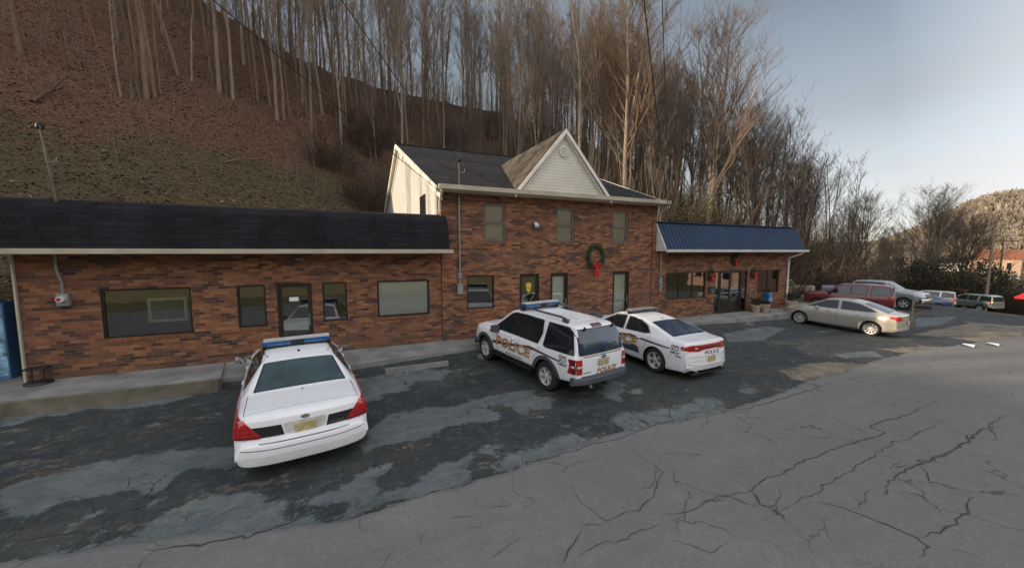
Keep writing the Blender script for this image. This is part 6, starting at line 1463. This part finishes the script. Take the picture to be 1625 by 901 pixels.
# saplings, stalks and fallen twigs nobody could count
rnd = random.Random(91); mb = MB()
for i in range(10800):
    x = rnd.uniform(-26, 64) if i < 5600 else rnd.uniform(12, 70); y = rnd.uniform(26, 60) if i < 5600 else rnd.uniform(22, 50)
    if x < 6 and y < 34 + 5 * mn.noise((x * .2, 0, 0)): continue
    if x < 1 and rnd.random() < .55: continue
    if i >= 5600 and (y < 26 - .1 * (x - 12) or x / y > 2.4): continue
    if i >= 9000: x = rnd.uniform(-18, 34); y = rnd.uniform(54, 62)
    z = T(x, y); h = rnd.uniform(.6, 4.5) * (1 if x > 2 else .7) if i < 5600 else rnd.uniform(2.5, 9.); d = Vector((rnd.uniform(-.2, .25), rnd.uniform(-.2, .2), 1)).normalized(); p = Vector((x, y, z - .1)); q = p + d * h * .55; r_ = rnd.uniform(.009, .024)
    e = q + (d + Vector((rnd.uniform(-.3, .3), rnd.uniform(-.3, .3), 0))).normalized() * h * .45
    fasttube(mb, [p, q, e], [r_, r_ * .8, r_ * .3], 3)
    for k in range(rnd.randint(1, 4)):
        a = p.lerp(q, rnd.uniform(.4, 1)); b_ = a + Vector((rnd.uniform(-1, 1), rnd.uniform(-1, 1), rnd.uniform(.2, 1.2))).normalized() * h * rnd.uniform(.15, .35); fasttube(mb, [a, b_], [r_ * .6, .004], 3)
tag(mb.build('undergrowth', M['twig'], recalc=False), 'thin saplings and dead stalks covering the slope', kind='stuff')
mb = MB(); lv = MB()
for i in range(16000):
    y = 19 + 36 * rnd.random() ** 1.2; x = rnd.uniform(-.62 * y, 14) if y < 34 else rnd.uniform(-.62 * y, 30)
    z = T(x, y) + .03; s_ = rnd.uniform(.05, .13); a = rnd.uniform(0, 6.28); u_ = Vector((math.cos(a), math.sin(a), rnd.uniform(-.3, .5))) * s_; w_ = Vector((-math.sin(a), math.cos(a), rnd.uniform(-.2, .7))) * s_ * .6
    c_ = Vector((x, y, z)); lv.add([c_ - u_, c_ - w_, c_ + u_, c_ + w_], [(0, 1, 2, 3)], 0 if rnd.random() < .75 else 1)
tag(lv.build('leaf_litter', [M['leafbrown'], mat('pale dead leaves', (.30, .22, .15), .9, var=.3)], recalc=False), 'fallen leaves scattered over the slope', kind='stuff')
def log(label, a, b_, r_):
    A_, B_ = Vector((a[0], a[1], T(*a) + r_)), Vector((b_[0], b_[1], T(*b_) + r_ + .4)); mb = MB()
    fasttube(mb, [A_, A_.lerp(B_, .4) + Vector((0, 0, .15)), B_], [r_, r_ * .8, r_ * .4], 7); fasttube(mb, [A_.lerp(B_, .5) + Vector((0, 0, .1)), A_.lerp(B_, .6) + Vector((.5, 0, .9)), A_.lerp(B_, .7) + Vector((1.0, 0, 1.0))], [r_ * .5, r_ * .4, .02], 6)
    tag(mb.build('fallen_trunk', M['bark'], smooth=True, sharp=180, recalc=False), label, 'log')
log('crooked fallen trunk on the brown slope at the far left', (-18.5, 35.7), (-17.6, 37.4), .12)
log('thin fallen branch on the grassy lower slope', (-8.2, 34.5), (-6.2, 36.0), .07)

# far wooded hill
rnd = random.Random(17); mb = MB()
def tuft(c_, R_, n, mi):
    if mi == 1:
        for k in range(n):
            d = Vector((rnd.gauss(0, 1), rnd.gauss(0, 1), rnd.gauss(0, 1))).normalized() * R_ * rnd.uniform(.3, 1.0); d.z = abs(d.z) * 1.3 * (1 - .5 * math.hypot(d.x, d.y) / R_)
            p = c_ + d; a = Vector((rnd.uniform(-1, 1), rnd.uniform(-1, 1), rnd.uniform(-1, 1))).normalized() * R_ * .2; b_ = a.orthogonal().normalized() * R_ * .16
            mb.add([p - a, p + b_, p + a], [(0, 1, 2)], mi)
        return
    base = c_ - Vector((0, 0, R_)); H = R_ * 3.2
    mb.add([base + Vector((-.18, .1, 0)), base + Vector((.18, -.1, 0)), base + Vector((0, 0, H * .8))], [(0, 1, 2)], mi)
    for k in range(n):
        a = rnd.uniform(0, 6.28); s0 = base + Vector((0, 0, H * rnd.uniform(.15, .6))); e = s0 + Vector((math.cos(a) * rnd.uniform(.3, 1.), math.sin(a) * rnd.uniform(.3, 1.), rnd.uniform(.6, 1.5))) * R_ * .8
        w_ = Vector((-math.sin(a), math.cos(a), 0)) * rnd.uniform(.10, .22)
        mb.add([s0 - w_ * .6, s0 + w_ * .6, e + w_ * 1.6, e - w_ * 1.6 + Vector((0, 0, .5))], [(0, 1, 2, 3)], mi)
for i in range(7500):
    az = math.radians(rnd.uniform(63, 84)); d = rnd.uniform(240, 440); x, y = d * math.sin(az), d * math.cos(az); z = T(x, y); R_ = rnd.uniform(1.7, 3.2)
    n1 = mn.noise((x * .03, y * .03, 5)); mi = 1 if n1 > .38 and rnd.random() < .8 else (2 if rnd.random() < .45 else 0)
    tuft(Vector((x, y, z + R_ * .9)), R_, 24, mi)
tag(mb.build('far_wood', [mat('tan bare crowns', (.24, .20, .155), 1, var=.4, vs=.05), mat('far evergreens', (.05, .075, .03), 1, var=.4, vs=.05), mat('grey brown crowns', (.20, .17, .14), 1, var=.4, vs=.05)], recalc=False), 'sunlit wood covering the far hill', kind='stuff')
# valley beyond the lot
def house(label, x, y, w, d, h, rh, wm, rm, rz=0):
    t = thing('house', label, 'house', (x, y, T(x, y) - .3), rz); mb = MB(); mb.box(-w / 2, w / 2, -d / 2, d / 2, 0, h); mb.prism([(-w / 2, h), (w / 2, h), (0, h + rh * .92)], -d / 2, d / 2); mb.build('wall', wm, t)
    mb = MB(); slab(mb, [(-w / 2 - .3, -d / 2 - .3, h - .1), (-w / 2 - .3, d / 2 + .3, h - .1), (0, d / 2 + .3, h + rh), (0, -d / 2 - .3, h + rh)], .15); slab(mb, [(w / 2 + .3, -d / 2 - .3, h - .1), (0, -d / 2 - .3, h + rh), (0, d / 2 + .3, h + rh), (w / 2 + .3, d / 2 + .3, h - .1)], .15); mb.build('roof', rm, t)
    for s_ in (-1, 0, 1):
        for yy in (-1, 1):
            mb = MB(); mb.box(s_ * w * .3 - .5, s_ * w * .3 + .5, yy * (d / 2 + .03) - .03, yy * (d / 2 + .03) + .03, h * .45, h * .8); mb.build('window', M['carglass'], t)
    for yy in (-.28, .28):
        mb = MB(); mb.box(-w / 2 - .05, -w / 2 + .01, d * yy - .5, d * yy + .5, h * .45, h * .8); mb.build('window', M['carglass'], t)
    return t
house('pale flat-fronted house on the lit terrace below the far hill', 238, 70, 20, 12, 5.5, 3, M['whitetrim'], M['roofB'], .3)
house('tan brick house at the right edge below the far hill', 228, 54, 18, 12, 7, 3.5, M['clay'], M['woodr'], .1)
house('small white house low on the far slope', 250, 84, 13, 10, 5, 3, M['sidingw'], M['roofC'], .5)
simple('parked_car', 'tiny white car far down the road at the right', 'car', 186, 41, 105, BOXY, 'whitep', bw, br, bwn, z=T(186, 41) + .9)
t = thing('wooden_frame', 'brown wooden frame standing behind the grey green SUV', 'frame', (76, 21.4, -4.9), 1.3)
for a in (-.9, .9):
    mb = MB(); mb.box(a - .08, a + .08, -.08, .08, 0, 2.9); mb.build('post', M['woodr'], t)
mb = MB(); mb.box(-1.1, 1.1, -.1, .1, 2.75, 2.92); mb.build('beam', M['woodr'], t); mb = MB(); mb.box(-.8, .8, -.04, .04, 0.3, 1.2); mb.build('board_panel', M['wood'], t)
for x, y, w_ in ((22.6, 5.75, .5), (24.2, 5.5, .4)):
    mb = MB(); z = pave(x, y) + .04; mb.quad((x, y, z), (x + w_, y + .1, z + .03), (x + w_ + .15, y + .45, z), (x + .1, y + .35, z + .05)); mb.quad((x, y, z - .002), (x + .1, y + .35, z + .048), (x + w_ + .15, y + .45, z - .002), (x + w_, y + .1, z + .028))
    tag(mb.build('paper_scrap', M['paper'], recalc=False), 'crumpled white paper on the road edge, ' + ('the left of two' if x < 23 else 'the right of two'), 'litter')
mb = MB(); z = pave(44.2, 10.5) + .02; mb.quad((43.6, 9.6, pave(43.6, 9.6) + .02), (45.3, 9.5, pave(45.3, 9.5) + .02), (46, 10.4, pave(46, 10.4) + .02), (44.2, 10.6, pave(44.2, 10.6) + .02)); tag(mb.build('concrete_pad', M['conc'], recalc=False), 'pale concrete pad at the far edge of the lot', kind='structure')
t = thing('awning', 'bright red awning roof on a grey pillar at the right edge', 'awning', (58.3, 10.9, -3.1), -.55)
mb = MB(); mb.rbox(-.3, .3, -.3, .3, 0, 1.9, .03); mb.build('pillar', M['conc'], t)
mb = MB(); mb.prism([(-1.3, 1.75), (1.6, 2.3), (1.6, 2.9), (.3, 2.75), (-1.3, 1.9)], -1.3, 1.2, 'xz'); mb.build('awning_roof', M['redsign'], t)
house('pink-sided house across the road, seen mirrored in the right shop window', 60, -15, 16, 9, 5.5, 3, M['sidingp'], M['roofB'], 0)
